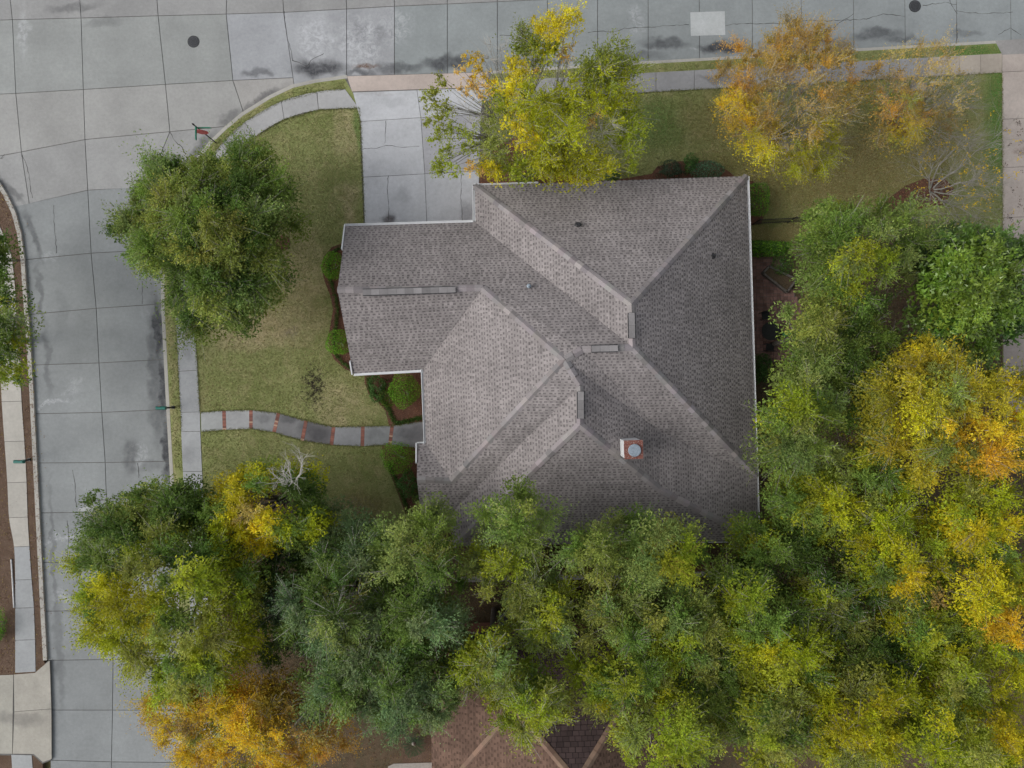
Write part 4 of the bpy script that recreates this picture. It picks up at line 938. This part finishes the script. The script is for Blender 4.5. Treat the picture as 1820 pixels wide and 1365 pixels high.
# lower left
to_ = T('blue-green oak with a bare twiggy centre', 600, 1075, 88, 105, 6, 10, BL, [(610, 1070, 42, OLIVE, 0.22), (620, 1130, 50, SOFT)], .95, twig=.3, bark='greybark')
bare('', (602, 1062), (0, 0), levels=4, seed=31, r0=.035, nstem=6, up=.9, first=.6, fac=.72, parent=to_, z=8.6)
T('dark green oak in the shade left of the twiggy one', 505, 1060, 70, 120, 4, 6.5, [(DKG, 3), ((.045, .075, .03), 2)], (), .95, dens=480, group='trees along the street')
T('blue-green oak between the lawn and the grey urn', 735, 1110, 90, 82, 6, 10, BL + [(SOFT, 2)], (), .95)
T('blue-green oak above the neighbouring roof', 655, 1210, 105, 80, 6, 10.5, BL + [(SOFT, 1.5)], (), .95, twig=.3)
T('green oak overhanging the left end of the brown roof', 745, 1235, 80, 72, 6, 10, [(BLUEG, 2), (SOFT, 2), (MIDG, 1)], [(820, 1270, 30, DKG)], .9)
T('dark blue-green oak at the lower end of the front lawn', 620, 970, 75, 55, 4, 7, [(DKG, 2), (BLUEG, 2)], (), .9)
T('big yellow-green street tree spreading over the left road', 306, 1062, 158, 178, 4.5, 9.5, [(LIME, 2.5), (MIDG, 2.5), (YG, 1.5), (OLIVE, 1)], [(210, 930, 75, DKG), (230, 1080, 60, (.36, .37, .015)), (420, 1160, 55, YG), (250, 1210, 70, LIME), (370, 1050, 50, LIME), (330, 990, 40, DKG), (190, 1010, 40, MIDG)], 1.0, cover=1.7, group='trees along the street')
T('dark green street tree at the top of the yellow-green one', 262, 908, 105, 55, 4, 7.5, [(DKG, 3), (MIDG, 2)], [(230, 920, 40, OLIVE)], .95, group='trees along the street')
ty = T('yellow and green tree at the foot of the front lawn', 462, 910, 112, 82, 4.5, 8.5, [(MIDG, 2), (LIME, 1), (YG, 1)], [(385, 895, 46, YEL), (450, 945, 38, YEL), (508, 898, 34, YEL), (415, 865, 40, (.50, .46, .02)), (460, 970, 28, YEL), (545, 875, 50, DKG), (440, 915, 24, TAN, .3), (400, 930, 32, YEL)], .8, cover=1.8, group='trees along the street')
bare('', (518, 872), (.12, 1.5), levels=4, seed=21, r0=.045, nstem=4, up=.75, first=.95, fac=.74, parent=ty, z=8.0, bark='whitebark')
T('rusty orange tree at the bottom left edge', 442, 1298, 165, 92, 4.5, 8, [(ORG, 2), (GOLD, 2.5), (RUST, 1.5), (OLIVE, .8)], [(500, 1240, 50, (.40, .28, .03)), (400, 1300, 60, GOLD), (545, 1290, 50, TAN, .3)], .9, dens=560, cover=1.9, leaf=(.10, .045), twig=.3, group='trees along the street')
T('green tree on the far left pavement cut by the edge', -2, 590, 55, 82, 4.0, 7, [(MIDG, 2.5), (DKG, 2), (LIME, 1)], [(35, 570, 35, SOFT, .35)], .8, base=(44, 606), bark='greybark', twig=.5, group='trees along the street')
T('small green branch tip at the left edge below the curved kerb', -22, 470, 38, 50, 3.5, 5, [(DKG, 2), (MIDG, 1)], (), .6, base=(30, 462), tr=.07, group='trees along the street')

# ------------------------------------------------------------------ shrubs
def shrub(label, u, v, ru, rv, h, cols, leaf=(.07, .04), n=2600, group='clipped shrubs round the house', name='shrub', rough=.08, cat='shrub', zc=None):
    zc = h * .55 if zc is None else zc
    c = np.array(P(u, v, zc)); k = (H - zc) / F; rx, ry, rz = ru * k, rv * k, h * .5
    root = empty(name, (c[0], c[1], .13)); tag(root, label, cat, group)
    tb = Tubes(); 
    for q in range(4):
        a = rng.uniform(0, 6.28); tb.add(bez((c[0], c[1], .08), (c[0] + .1 * math.cos(a), c[1] + .1 * math.sin(a), zc * .5), (c[0] + rx * .5 * math.cos(a), c[1] + ry * .5 * math.sin(a), zc)), np.linspace(.03, .012, 6), 4)
    tb.obj('stem', M['bark'], root)
    D = nrm(rng.normal(0, 1, (n, 3))); D[:, 2] = np.abs(D[:, 2]) * np.where(rng.uniform(0, 1, n) < .8, 1, -1)
    ph = rng.uniform(0, 6.28, 6); wobv = 1 + rough * (np.sin(4 * D[:, 0] + ph[0]) + np.sin(5 * D[:, 1] + ph[1]) + np.sin(4 * D[:, 2] + ph[2])) + rng.normal(0, .05, n)
    rad = np.where(rng.uniform(0, 1, n) < .75, 1.0, rng.uniform(.5, 1, n)) * wobv
    X = c + D * rad[:, None] * [rx, ry, rz]
    col = np.array(cols)[rng.integers(0, len(cols), n)] * rng.uniform(.7, 1.3, (n, 1))
    Q = leaf_quads(X, rng.normal(0, 1, X.shape) + D * .5, D + rng.normal(0, .5, X.shape), leaf[0] * rng.uniform(.7, 1.3, n), leaf[1] * rng.uniform(.7, 1.3, n))
    quads_obj('foliage', Q, col, M['leaf'], root)
    return root
SG = [(.18, .40, .035), (.18, .41, .035), (.11, .27, .025), (.24, .46, .04)]; SD = [(.085, .19, .045), (.11, .22, .06), (.07, .16, .04)]; SB = [(.10, .21, .115), (.13, .25, .145), (.08, .17, .08)]
shrub('round clipped green shrub left of the gable, upper of two', 593, 473, 20, 26, 1.3, SG)
shrub('round clipped green shrub left of the gable, lower of two', 603, 609, 22, 24, 1.3, SG)
shrub('large round clipped shrub in the corner bed above the front path', 719, 693, 26, 30, 1.6, SG + [(.16, .22, .02)], n=3800)
shrub('round clipped shrub below the end of the front path', 706, 812, 27, 29, 1.5, SG + [(.12, .20, .02)], n=3600)
shrub('low loose shrub with pink flowers under the gable eave', 672, 690, 20, 22, .8, SD + [(.05, .10, .02)], (.09, .05), 1600, rough=.2)
shrub('yellow-green low shrub beside the large round one', 690, 706, 13, 16, .8, [(.12, .19, .02), (.07, .14, .015)], n=1000, rough=.15)
shrub('dark spreading shrub by the small gable wall', 727, 858, 20, 22, .9, SD, (.09, .05), 1800, rough=.18)
shrub('small green shrub beside the small gable eave', 742, 880, 9, 14, .7, SD + SG[:1], n=700)
shrub('egg-shaped clipped green shrub off the top right roof corner', 1343, 356, 20, 29, 1.7, SG + SD, n=3400)
shrub('blue-green mounded shrub along the upper roof edge', 1255, 304, 27, 16, 1.3, SB, n=2600)
shrub('feathery grey-green shrub along the upper roof edge', 1192, 303, 26, 14, 1.1, [(.06, .10, .06), (.09, .13, .08), (.04, .08, .04)], (.12, .03), 2200, rough=.22)
shrub('dark spiky shrub tuft between the two shrubs at the upper eave', 1226, 292, 12, 12, 1.2, SD, (.2, .03), 900, rough=.25)
shrub('dark round shrub partly behind the yellow-green tree', 1086, 314, 14, 13, 1.1, SD, n=1300)
shrub('dark shrub at the foot of the yellow-green tree', 935, 320, 16, 14, .9, SD, n=1100, rough=.2)
shrub('glossy green hedge between patio and back lawn', 1362, 441, 32, 13, 1.4, SG + SD + [(.13, .22, .03)], (.10, .06), 3600, rough=.12, group='patio planting')
shrub('dark green low hedge beside the stone bed', 1390, 468, 16, 22, .7, SD + SG[:1], n=1500, group='patio planting')
shrub('dark ferny shrub at the lower end of the patio', 1352, 660, 16, 22, 1.0, SD, (.14, .04), 1500, rough=.2, group='patio planting')
shrub('dark shrub at the gutter below the patio', 1352, 640, 14, 12, .8, SD, n=900, group='patio planting')
shrub('lime yellow shrub in the shade below the garden wall', 962, 1048, 9, 8, 1.0, [(.22, .26, .01), (.16, .21, .012)], n=900, group='lime shrubs below the wall')
shrub('lime yellow shrub closest to the garden wall', 985, 1043, 8, 7, 1.0, [(.22, .26, .01), (.16, .21, .012)], n=800, group='lime shrubs below the wall')
shrub('lowest lime yellow shrub below the garden wall', 972, 1060, 8, 7, .9, [(.20, .25, .01), (.15, .20, .012)], n=800, group='lime shrubs below the wall')
shrub('lime yellow shrub nearest the green tree below the wall', 990, 1062, 8, 8, .9, [(.20, .25, .01), (.15, .20, .012)], n=800, group='lime shrubs below the wall')
shrub('dark green shrub at the left edge beside the pavement', 0, 1110, 8, 26, .9, SG, n=1200, group='planting on the far left')
shrub('round dark shrub at the far left edge below the mailbox', -8, 1128, 12, 14, .8, SD, n=700, group='planting on the far left')
# low dark planting border inside the beds
def border(px, w, h, n, cols, label, name='border_planting', lf=(.14, .025)):
    pts = [np.array(P(u, v, .14)) for u, v in px]; seg = np.array([np.linalg.norm(b - a) for a, b in zip(pts[:-1], pts[1:])]); cum = np.concatenate([[0], np.cumsum(seg)])
    s = rng.uniform(0, cum[-1], n); i = np.clip(np.searchsorted(cum, s) - 1, 0, len(seg) - 1); A = np.array(pts)[i]; B = np.array(pts)[i + 1]
    t = ((s - cum[i]) / seg[i])[:, None]; X = A + (B - A) * t + rng.normal(0, 1, (n, 3)) * [w / 2, w / 2, 0]; X[:, 2] = .14 + np.abs(rng.normal(0, h / 2, n))
    col = np.array(cols)[rng.integers(0, len(cols), n)] * rng.uniform(.7, 1.3, (n, 1))
    Q = leaf_quads(X, rng.normal(0, 1, X.shape), UP + rng.normal(0, .5, X.shape), lf[0], lf[1])
    o = quads_obj(name, Q, col, M['blade'], None); tag(o, label, 'planting', kind='stuff'); return o
GB = [(.055, .115, .022), (.075, .145, .028), (.045, .09, .02)]
border([(606, 440), (590, 450), (584, 470), (588, 500), (598, 530), (601, 552), (597, 580), (594, 605), (597, 630), (610, 645), (626, 656)], .12, .2, 2200, GB, 'dark green grassy border inside the gable bed')
border([(654, 670), (658, 695), (676, 710), (690, 724), (699, 745), (703, 752), (725, 748), (750, 742)], .15, .2, 2000, GB + [(.06, .13, .015)], 'green grassy border curving to the front path')
border([(690, 822), (702, 848), (714, 878), (724, 905), (735, 920)], .16, .2, 1500, GB, 'dark green border below the round path shrub')

# sago palm by the neighbour's walk
def palm():
    c = np.array(P(735, 1322, .6)); root = empty('palm_plant', (c[0], c[1], .14)); tag(root, 'small dark green palm in grey mulch beside the brown roof', 'palm')
    lathe('trunk', [(.12, 0), (.14, .2), (.12, .5), (.05, .6)], 8, (c[0], c[1], .12), M['bark'], root)
    for k in range(16):
        a = 2 * math.pi * k / 16 + rng.uniform(-.1, .1); d = np.array([math.cos(a), math.sin(a), 0]); L = rng.uniform(.55, .8)
        t = np.linspace(.1, 1, 14)[:, None]; sp = c + d * t * L + UP * (.30 * np.sin(t * 2.4) - .1)
        X = np.concatenate([sp, sp]); side = np.array([-d[1], d[0], 0]); A = np.concatenate([np.tile(side + d * .6, (14, 1)), np.tile(-side + d * .6, (14, 1))]); ln = .24 * np.sin(np.linspace(.4, 2.9, 14)); ln = np.concatenate([ln, ln])
        quads_obj('frond', leaf_quads(X + nrm(A) * ln[:, None] / 2, A, np.tile(UP, (28, 1)), ln, .028), np.tile(np.array([[.025, .06, .015]]), (28, 1)) * rng.uniform(.7, 1.4, (28, 1)), M['gloss'], root)
palm()

# ------------------------------------------------------------------ lawn grass and fallen leaves
def scatter(regions, excl, per_m2, seed=3, z=.125):
    rg = np.random.default_rng(seed); out = []
    for poly in regions:
        p = PP(poly, z); xs = [q[0] for q in p]; ys = [q[1] for q in p]; A = (max(xs) - min(xs)) * (max(ys) - min(ys))
        n = int(A * per_m2); x = rg.uniform(min(xs), max(xs), n); y = rg.uniform(min(ys), max(ys), n); ok = inside(x, y, p)
        for e in excl: ok &= ~inside(x, y, PP(e, z))
        out.append(np.stack([x[ok], y[ok], np.full(ok.sum(), z)], 1))
    return np.concatenate(out)
FRONT = wi_[:13] + [(356, 733)] + PT + [(775, 700), (775, 640), (640, 640), (640, 410), (646, 405), (640, 215), (638, 192)]
FRONT2 = [(358, 768)] + PB[1:] + [(820, 900), (760, 930), (650, 975), (560, 900), (470, 880), (362, 890)]
NLAWN = [(856, 180), (1781, 130), (1783, 430), (1640, 420), (1600, 385), (1400, 455), (1330, 450), (1327, 330), (850, 340)]
SW_ = kr2[:15] + wo_[:15][::-1]
SN_ = [(u, topl(u) - 0.5) for u in (875, 1100, 1300, 1500, 1780)] + [(1768, 80)] + kt2[2:]
HOUSEF = [(HV[k][0], HV[k][1]) for k in OUT]
EX = beds + [HOUSEF]
G = scatter([FRONT, FRONT2, NLAWN, SW_, SN_], EX, 330)
n = len(G); A = rng.normal(0, 1, (n, 3)); A[:, 2] = np.abs(A[:, 2]) * .6 + .35; A = nrm(A); ln = rng.uniform(.05, .11, n)
px = G[:, 0] * F / H + 910; py = 682.5 - G[:, 1] * F / H
def fld(x, y, s, k): return np.sin(x / s + k) * np.cos(y / s * 1.3 + k * 2.1) + .5 * np.sin((x + y) / s * 2.3 + k) 
dry = np.clip(.35 + .25 * fld(px, py, 55, 1.0) + .2 * fld(px, py, 21, 4.0) + rng.normal(0, .22, n), 0, 1)
dry += .35 * np.exp(-(((px - 490) / 90) ** 2 + ((py - 570) / 55) ** 2)) + .25 * np.exp(-(((px - 1450) / 240) ** 2 + ((py - 290) / 110) ** 2))
dry -= .6 * (px > 1745) + .25 * np.exp(-(((px - 1180) / 60) ** 2 + ((py - 230) / 60) ** 2))
dry = np.clip(dry, 0, 1)[:, None]
gc = np.array([.250, .268, .095]) * (1 - dry) + np.array([.43, .375, .20]) * dry
gc *= rng.uniform(.65, 1.35, (n, 1))
B = nrm(np.cross(A, rng.normal(0, 1, (n, 3)))); ww = .016
Vt = np.stack([G + B * ww, G - B * ww, G + A * ln[:, None]], 1).reshape(-1, 3)
go = link('grass', mesh_np('grass', Vt, np.arange(3 * n).reshape(n, 3), np.repeat(gc, 3, axis=0)), M['blade']); tag(go, 'short dry olive grass of the lawns', 'grass', kind='stuff')
def edge(px, n, label):
    o = border(px, .09, .03, n, [(.17, .20, .06), (.24, .22, .09), (.12, .15, .04)], label, 'edge_grass', (.10, .022)); o['category'] = 'grass'
edge(wi_[:13], 2600, 'ragged grass edge along the inner side of the curved pavement'); edge(wo_[:14], 2400, 'ragged grass edge along the kerb side of the curved pavement')
edge(PT, 1500, 'ragged grass edge above the front path'); edge(PB[:8], 1300, 'ragged grass edge below the front path'); edge([(638, 192), (641, 216), (645, 315), (648, 398)], 900, 'ragged grass edge beside the wide driveway')
edge([(u, botl(u)) for u in ux], 2600, 'ragged grass edge along the upper pavement'); edge([(1781, 132), (1782, 300), (1783, 420)], 900, 'ragged grass edge beside the right-hand driveway')
def leaves(label, X, cols, size, name='fallen_leaves'):
    n = len(X); X = X + rng.normal(0, .02, X.shape) * [1, 1, 0] + UP * .02
    col = np.array(cols)[rng.integers(0, len(cols), n)] * rng.uniform(.6, 1.3, (n, 1))
    o = quads_obj(name, leaf_quads(X, rng.normal(0, 1, X.shape) * [1, 1, .2], UP + rng.normal(0, .25, X.shape), size * rng.uniform(.7, 1.3, n), size * .5), col, M['leaf'], None); tag(o, label, 'leaves', kind='stuff')
leaves('scattered dry leaves on the front lawn', scatter([FRONT, FRONT2], EX, 1.6, 15), [(.30, .22, .10), (.22, .14, .07), (.40, .34, .16)], .08)
leaves('few leaves along the road gutters', np.concatenate([scatter([KL[5:15] + [(u + 14, v) for u, v in KL[5:15][::-1]]], [], 3.0, 16, .004), scatter([KR[3:18] + [(u - 14, v - 4) for u, v in KR[3:18][::-1]]], [], 2.5, 17, .004)]), [(.20, .12, .08), (.14, .07, .05), (.30, .22, .10)], .08)
MY = [(1250, 190), (1330, 170), (1500, 160), (1700, 145), (1740, 250), (1700, 330), (1560, 400), (1400, 390), (1330, 330), (1260, 270)]
leaves('fallen yellow-brown leaves on the side lawn', scatter([MY], beds, 55, 5), [(.26, .19, .05), (.20, .12, .04), (.30, .23, .07), (.15, .09, .035)], .07)
leaves('tan leaves fallen on the mulch round the leafless tree', scatter([B6], [], 40, 19, .155), [(.30, .19, .09), (.20, .10, .06), (.38, .26, .12)], .08)
leaves('brown fallen leaves under the trees', scatter([[(max(min(a_, 1860), 340), min(b_, 1410)) for a_, b_ in LITTER]], [HOUSEF], 38, 6), [(.16, .09, .05), (.20, .13, .07), (.10, .06, .04), (.24, .17, .06)], .09)
leaves('leaves strewn on the soil strips beside the left road', scatter([KL[3:15] + lo_[::-1], li_[3:] + [(-120, 1196), (-120, 420)]], [], 40, 8, .13), [(.20, .12, .08), (.26, .17, .12), (.14, .07, .045), (.30, .22, .06)], .09)
leaves('dark fallen leaves on the right-hand driveway', np.concatenate([p_ + rng.normal(0, .09, (6, 3)) * [1, 1, 0] for p_ in scatter([[(1785, 215), (1820, 215), (1820, 410), (1787, 410)]], [], 2.6, 9, .152)]), [(.13, .095, .08), (.16, .11, .09), (.10, .085, .085)], .10)
leaves('red-brown chips in the mulch beds', scatter([B1, B2, B3, B4, B5, B6], [HOUSEF], 120, 10, .15), [(.22, .10, .065), (.16, .07, .045), (.28, .13, .08)], .08, 'mulch_chips')
# dead patch on the lawn: dark dry tufts
n = 900; q = rng.normal(0, 1, (n, 2)); u = 556 + q[:, 0] * 7.5 + rng.choice([-4, 3, 8], n); v = 686 + q[:, 1] * 17
X = np.array([list(P(a, b, .135)) for a, b in zip(u, v)]); ok = fld(u, v, 4.0, 2.0) > -.25
X = X[ok]; n = len(X)
o = quads_obj('dead_grass', leaf_quads(X, rng.normal(0, 1, X.shape) * [1, 1, .3], UP + rng.normal(0, .4, X.shape), .16, .03), np.array([.06, .047, .04]) * rng.uniform(.6, 1.5, (n, 1)), M['blade'], None); tag(o, 'dark dead patch of dry stalks on the front lawn', 'grass', kind='stuff')

# ------------------------------------------------------------------ small things
def manhole(u, v, label):
    p = P(u, v, 0); root = empty('manhole_cover', (p.x, p.y, 0)); tag(root, label, 'manhole', 'manhole covers in the road')
    lathe('frame', [(.36, -.02), (.36, .008), (.325, .008), (.325, .002)], 32, p, M['iron'], root)
    lathe('lid', [(.31, -.01), (.31, .012), (.30, .014)], 32, p, plain('lid_iron', (.075, .078, .085), .6, .35, 12, .3), root)
    V, Fc = [], []
    for k in range(-3, 4):
        L = 2 * math.sqrt(max(.27 ** 2 - (k * .075) ** 2, 0)); box_vf((p.x + k * .075, p.y, .018), (.03, L, .008), V, Fc)
    link('tread', mesh_py('tread', V, Fc), M['iron'], root)
manhole(344, 74, 'round iron manhole cover in the wide junction at upper left'); manhole(1626, 11, 'round iron manhole cover at the top edge of the upper road')
def mailbox(u, v, sgn, label):
    p = P(u, v, .12); root = empty('mailbox', p); tag(root, label, 'mailbox', 'green mailboxes on posts')
    boxes('post', [((p.x, p.y, .62), (.10, .10, 1.05)), ((p.x, p.y, .14), (.18, .18, .06))], M['black'], root)
    boxes('arm', [((p.x + sgn * .16, p.y, 1.05), (.5, .07, .06))], M['black'], root)
    V, Fc = [], []; prof = [(-.10, 0), (.10, 0)] + [(.10 * math.cos(a), .12 + .10 * math.sin(a)) for a in np.linspace(0, math.pi, 9)]; k = len(prof)
    for x in (-.27, .27):
        for y, z in prof: V.append((p.x + sgn * .17 + x, p.y + y, 1.10 + z))
    Fc = [(i, (i + 1) % k, k + (i + 1) % k, k + i) for i in range(k)] + [tuple(range(k))[::-1], tuple(range(k, 2 * k))]
    b = link('box', mesh_py('box', V, Fc), M['greenbox'], root)
    lathe('finial', [(.05, 0), (.055, .05), (.02, .09)], 8, (p.x, p.y, 1.15), M['black'], root)
    boxes('door', [((p.x + sgn * .45, p.y, 1.19), (.02, .19, .18))], M['greenbox'], b)
    boxes('flag', [((p.x + sgn * .25, p.y + .11, 1.28), (.16, .012, .05))], M['stopred'], b)
mailbox(308, 724, -1, 'green mailbox on a black post at the kerb opposite the front path'); mailbox(52, 817, 1, 'green mailbox on the far left pavement strip')
# street name and stop sign
def text(name, body, size, loc, rot, mat, parent):
    cu = bpy.data.curves.new(name, 'FONT'); cu.body = body; cu.size = size; cu.align_x = 'CENTER'; cu.align_y = 'CENTER'; cu.extrude = .002
    me_o = bpy.data.objects.new(name, cu); COL.objects.link(me_o); dg = bpy.context.evaluated_depsgraph_get(); me = bpy.data.meshes.new_from_object(me_o.evaluated_get(dg)); bpy.data.objects.remove(me_o)
    me.materials.clear(); me.materials.append(mat); o = bpy.data.objects.new(name, me); COL.objects.link(o); o.parent = parent; pl = parent.location
    q = parent.parent
    off = Vector(loc) - (pl if q is None else pl + q.location); o.location = off; o.rotation_euler = rot; return o
def sign():
    p = P(384, 254, .12); root = empty('street_sign', p); tag(root, 'green street name sign over a red stop sign at the curved kerb', 'street sign')
    lathe('post', [(.035, 0), (.035, 2.85), (.03, 2.9)], 8, p, M['black'], root)
    lathe('finial', [(.05, 0), (.06, .06), (.03, .16), (.01, .25)], 8, (p.x, p.y, 2.98), M['black'], root)
    boxes('name_blade', [((p.x, p.y - .36, 2.72), (.03, .78, .17))], M['bladegreen'], root)
    boxes('name_blade', [((p.x + .36, p.y, 2.53), (.78, .03, .17))], M['bladegreen'], root)
    # octagon facing down the left road
    V, Fc = [], []
    for y in (-.012, .012):
        for k in range(8): a = math.pi / 8 + k * math.pi / 4; V.append((p.x + .02 + .36 * math.cos(a), p.y - .05 + y, 2.02 + .36 * math.sin(a)))
    Fc = [tuple(range(8)), tuple(range(8, 16))[::-1]] + [(k, 8 + k, 8 + (k + 1) % 8, (k + 1) % 8) for k in range(8)]
    so_ = link('stop_plate', mesh_py('stop_plate', V, Fc), M['stopred'], root)
sign()
# brick garden wall with pale coping, running below the house
gw = empty('garden_wall', P(1030, 1012, .12)); tag(gw, 'low brick garden wall with pale coping below the house', 'wall')
a, b = P(822, 1016, .12), P(1268, 1006, .12); d = b - a; rot = Matrix.Rotation(math.atan2(d.y, d.x), 3, 'Z'); c = (a + b) / 2
boxes('brick_face', [((c.x, c.y, .92), (d.length, .22, 1.6), rot)], M['wallbrick'], gw)
nb_ = 24
for k in range(nb_):
    q = a.lerp(b, (k + .5) / nb_); boxes('coping_stone', [((q.x, q.y, 1.76), (d.length / nb_ - .02, .30, .08), rot)], M['stone'], gw)
# tall urn
up_ = P(897, 1100, .12)
urn = empty('urn', up_); tag(urn, 'tall grey round urn with open rim among the lower trees', 'urn')
lathe('body', [(.30, 0), (.36, .1), (.30, .3), (.33, .9), (.38, 1.6), (.44, 1.9), (.44, 2.0), (.33, 2.0), (.31, 1.75), (.05, 1.7)], 28, up_, M['urn'], urn)
lathe('soil', [(.31, 1.6), (.31, 1.78), (.05, 1.80)], 20, up_, M['litter'], urn)
# garden fence (dark metal) right of the house
fa, fb = P(1338, 399, .12), P(1462, 392, .12); fe = empty('garden_fence', fa); tag(fe, 'dark metal picket fence between side lawn and patio', 'fence')
d = fb - fa; rot = Matrix.Rotation(math.atan2(d.y, d.x), 3, 'Z'); c = (fa + fb) / 2
for z in (.3, 1.15): boxes('rail', [((c.x, c.y, z + .1), (d.length, .035, .04), rot)], M['black'], fe)
for k in range(34):
    q = fa.lerp(fb, k / 33); boxes('picket', [((q.x, q.y, .74), (.02, .02, 1.25), rot)], M['black'], fe)
for k in range(3):
    q = fa.lerp(fb, k / 2); boxes('post', [((q.x, q.y, .8), (.06, .06, 1.4), rot)], M['black'], fe)
# raised stone bed on the patio
rb_ = empty('raised_bed', P(1370, 500, .13)); tag(rb_, 'raised stone-edged bed with dark soil on the patio', 'planter')
cor = [(1353, 487), (1364, 475), (1412, 498), (1395, 520)]; pts = [P(u, v, .13) for u, v in cor]
for i in range(4):
    a, b = pts[i], pts[(i + 1) % 4]; d = b - a; boxes('edging_stone', [(((a + b) / 2) + Vector((0, 0, .18)), (d.length + .06, .11, .34), Matrix.Rotation(math.atan2(d.y, d.x), 3, 'Z'))], M['edging'], rb_)
prism('soil', [(p.x, p.y) for p in pts], .05, .36, M['litter'], rb_)
# patio table with chairs and a closed green parasol
tp = P(1362, 590, .14); tab = empty('patio_table', tp); tag(tab, 'round black metal patio table beside the right-hand gutter', 'table')
lathe('table_top', [(.52, .70), (.55, .72), (.55, .74), (.05, .745)], 28, tp, M['black'], tab)
for k in range(4):
    a_ = math.pi / 4 + k * math.pi / 2; boxes('leg', [((tp.x + .34 * math.cos(a_), tp.y + .34 * math.sin(a_), .48), (.05, .05, .70))], M['black'], tab)
def chair(x, y, ang, label):
    root = empty('patio_chair', (x, y, .14)); tag(root, label, 'chair', 'black patio chairs'); rot = Matrix.Rotation(ang, 3, 'Z')
    def at(v): return tuple(Vector((x, y, .14)) + rot @ Vector(v))
    boxes('seat', [(at((0, 0, .44)), (.46, .46, .04), rot)], M['black'], root)
    boxes('backrest', [(at((-.22, 0, .72)), (.04, .46, .5), rot)], M['black'], root)
    for sx in (-1, 1):
        for sy in (-1, 1): boxes('leg', [(at((sx * .2, sy * .2, .22)), (.035, .035, .44), rot)], M['black'], root)
chair(tp.x - .2, tp.y + .95, R(-80), 'black patio chair above the round table'); chair(tp.x + .05, tp.y - .95, R(85), 'black patio chair below the round table')
ps = P(1386, 596, .14); par = empty('closed_parasol', ps); tag(par, 'closed green garden parasol by the patio table', 'parasol')
lathe('pole', [(.025, 0), (.025, 2.3)], 8, ps, M['black'], par); lathe('base', [(.25, 0), (.25, .06), (.05, .10)], 16, ps, M['iron'], par)
tt = np.linspace(0, 1, 8); V, Fc = [], []
for i, t in enumerate(tt):
    for k in range(12):
        a_ = 2 * math.pi * k / 12; r_ = (.17 + .05 * math.sin(t * 3)) * (1 - .55 * t) * (1 + .18 * (k % 2)); V.append((ps.x + r_ * math.cos(a_) - t * .28, ps.y + r_ * math.sin(a_), .95 + 1.3 * t))
for i in range(7):
    for k in range(12): Fc.append((i * 12 + k, i * 12 + (k + 1) % 12, (i + 1) * 12 + (k + 1) % 12, (i + 1) * 12 + k))
Fc.append(tuple(7 * 12 + k for k in range(12)))
link('canopy', mesh_py('canopy', V, Fc), plain('green_canvas', (.05, .22, .07), .8), par)
# pale pipe beside the far left pavement, utility cover on the side lawn
wp = Tubes(); wp.add(bez(P(20, 994, .16), P(23, 1040, .16), P(25, 1080, .16), 6), np.full(6, .045), 8); o = wp.obj('pipe', plain('white_plastic', (.55, .55, .55), .5), None); tag(o, 'pale pipe lying along the far left pavement', 'pipe')
uc = boxes('utility_cover', [((P(1632, 155, .12).x, P(1632, 155, .12).y, .16), (.85, .45, .12))], M['stone']); tag(uc, 'pale rectangular utility cover under the rusty brown tree', 'utility cover')
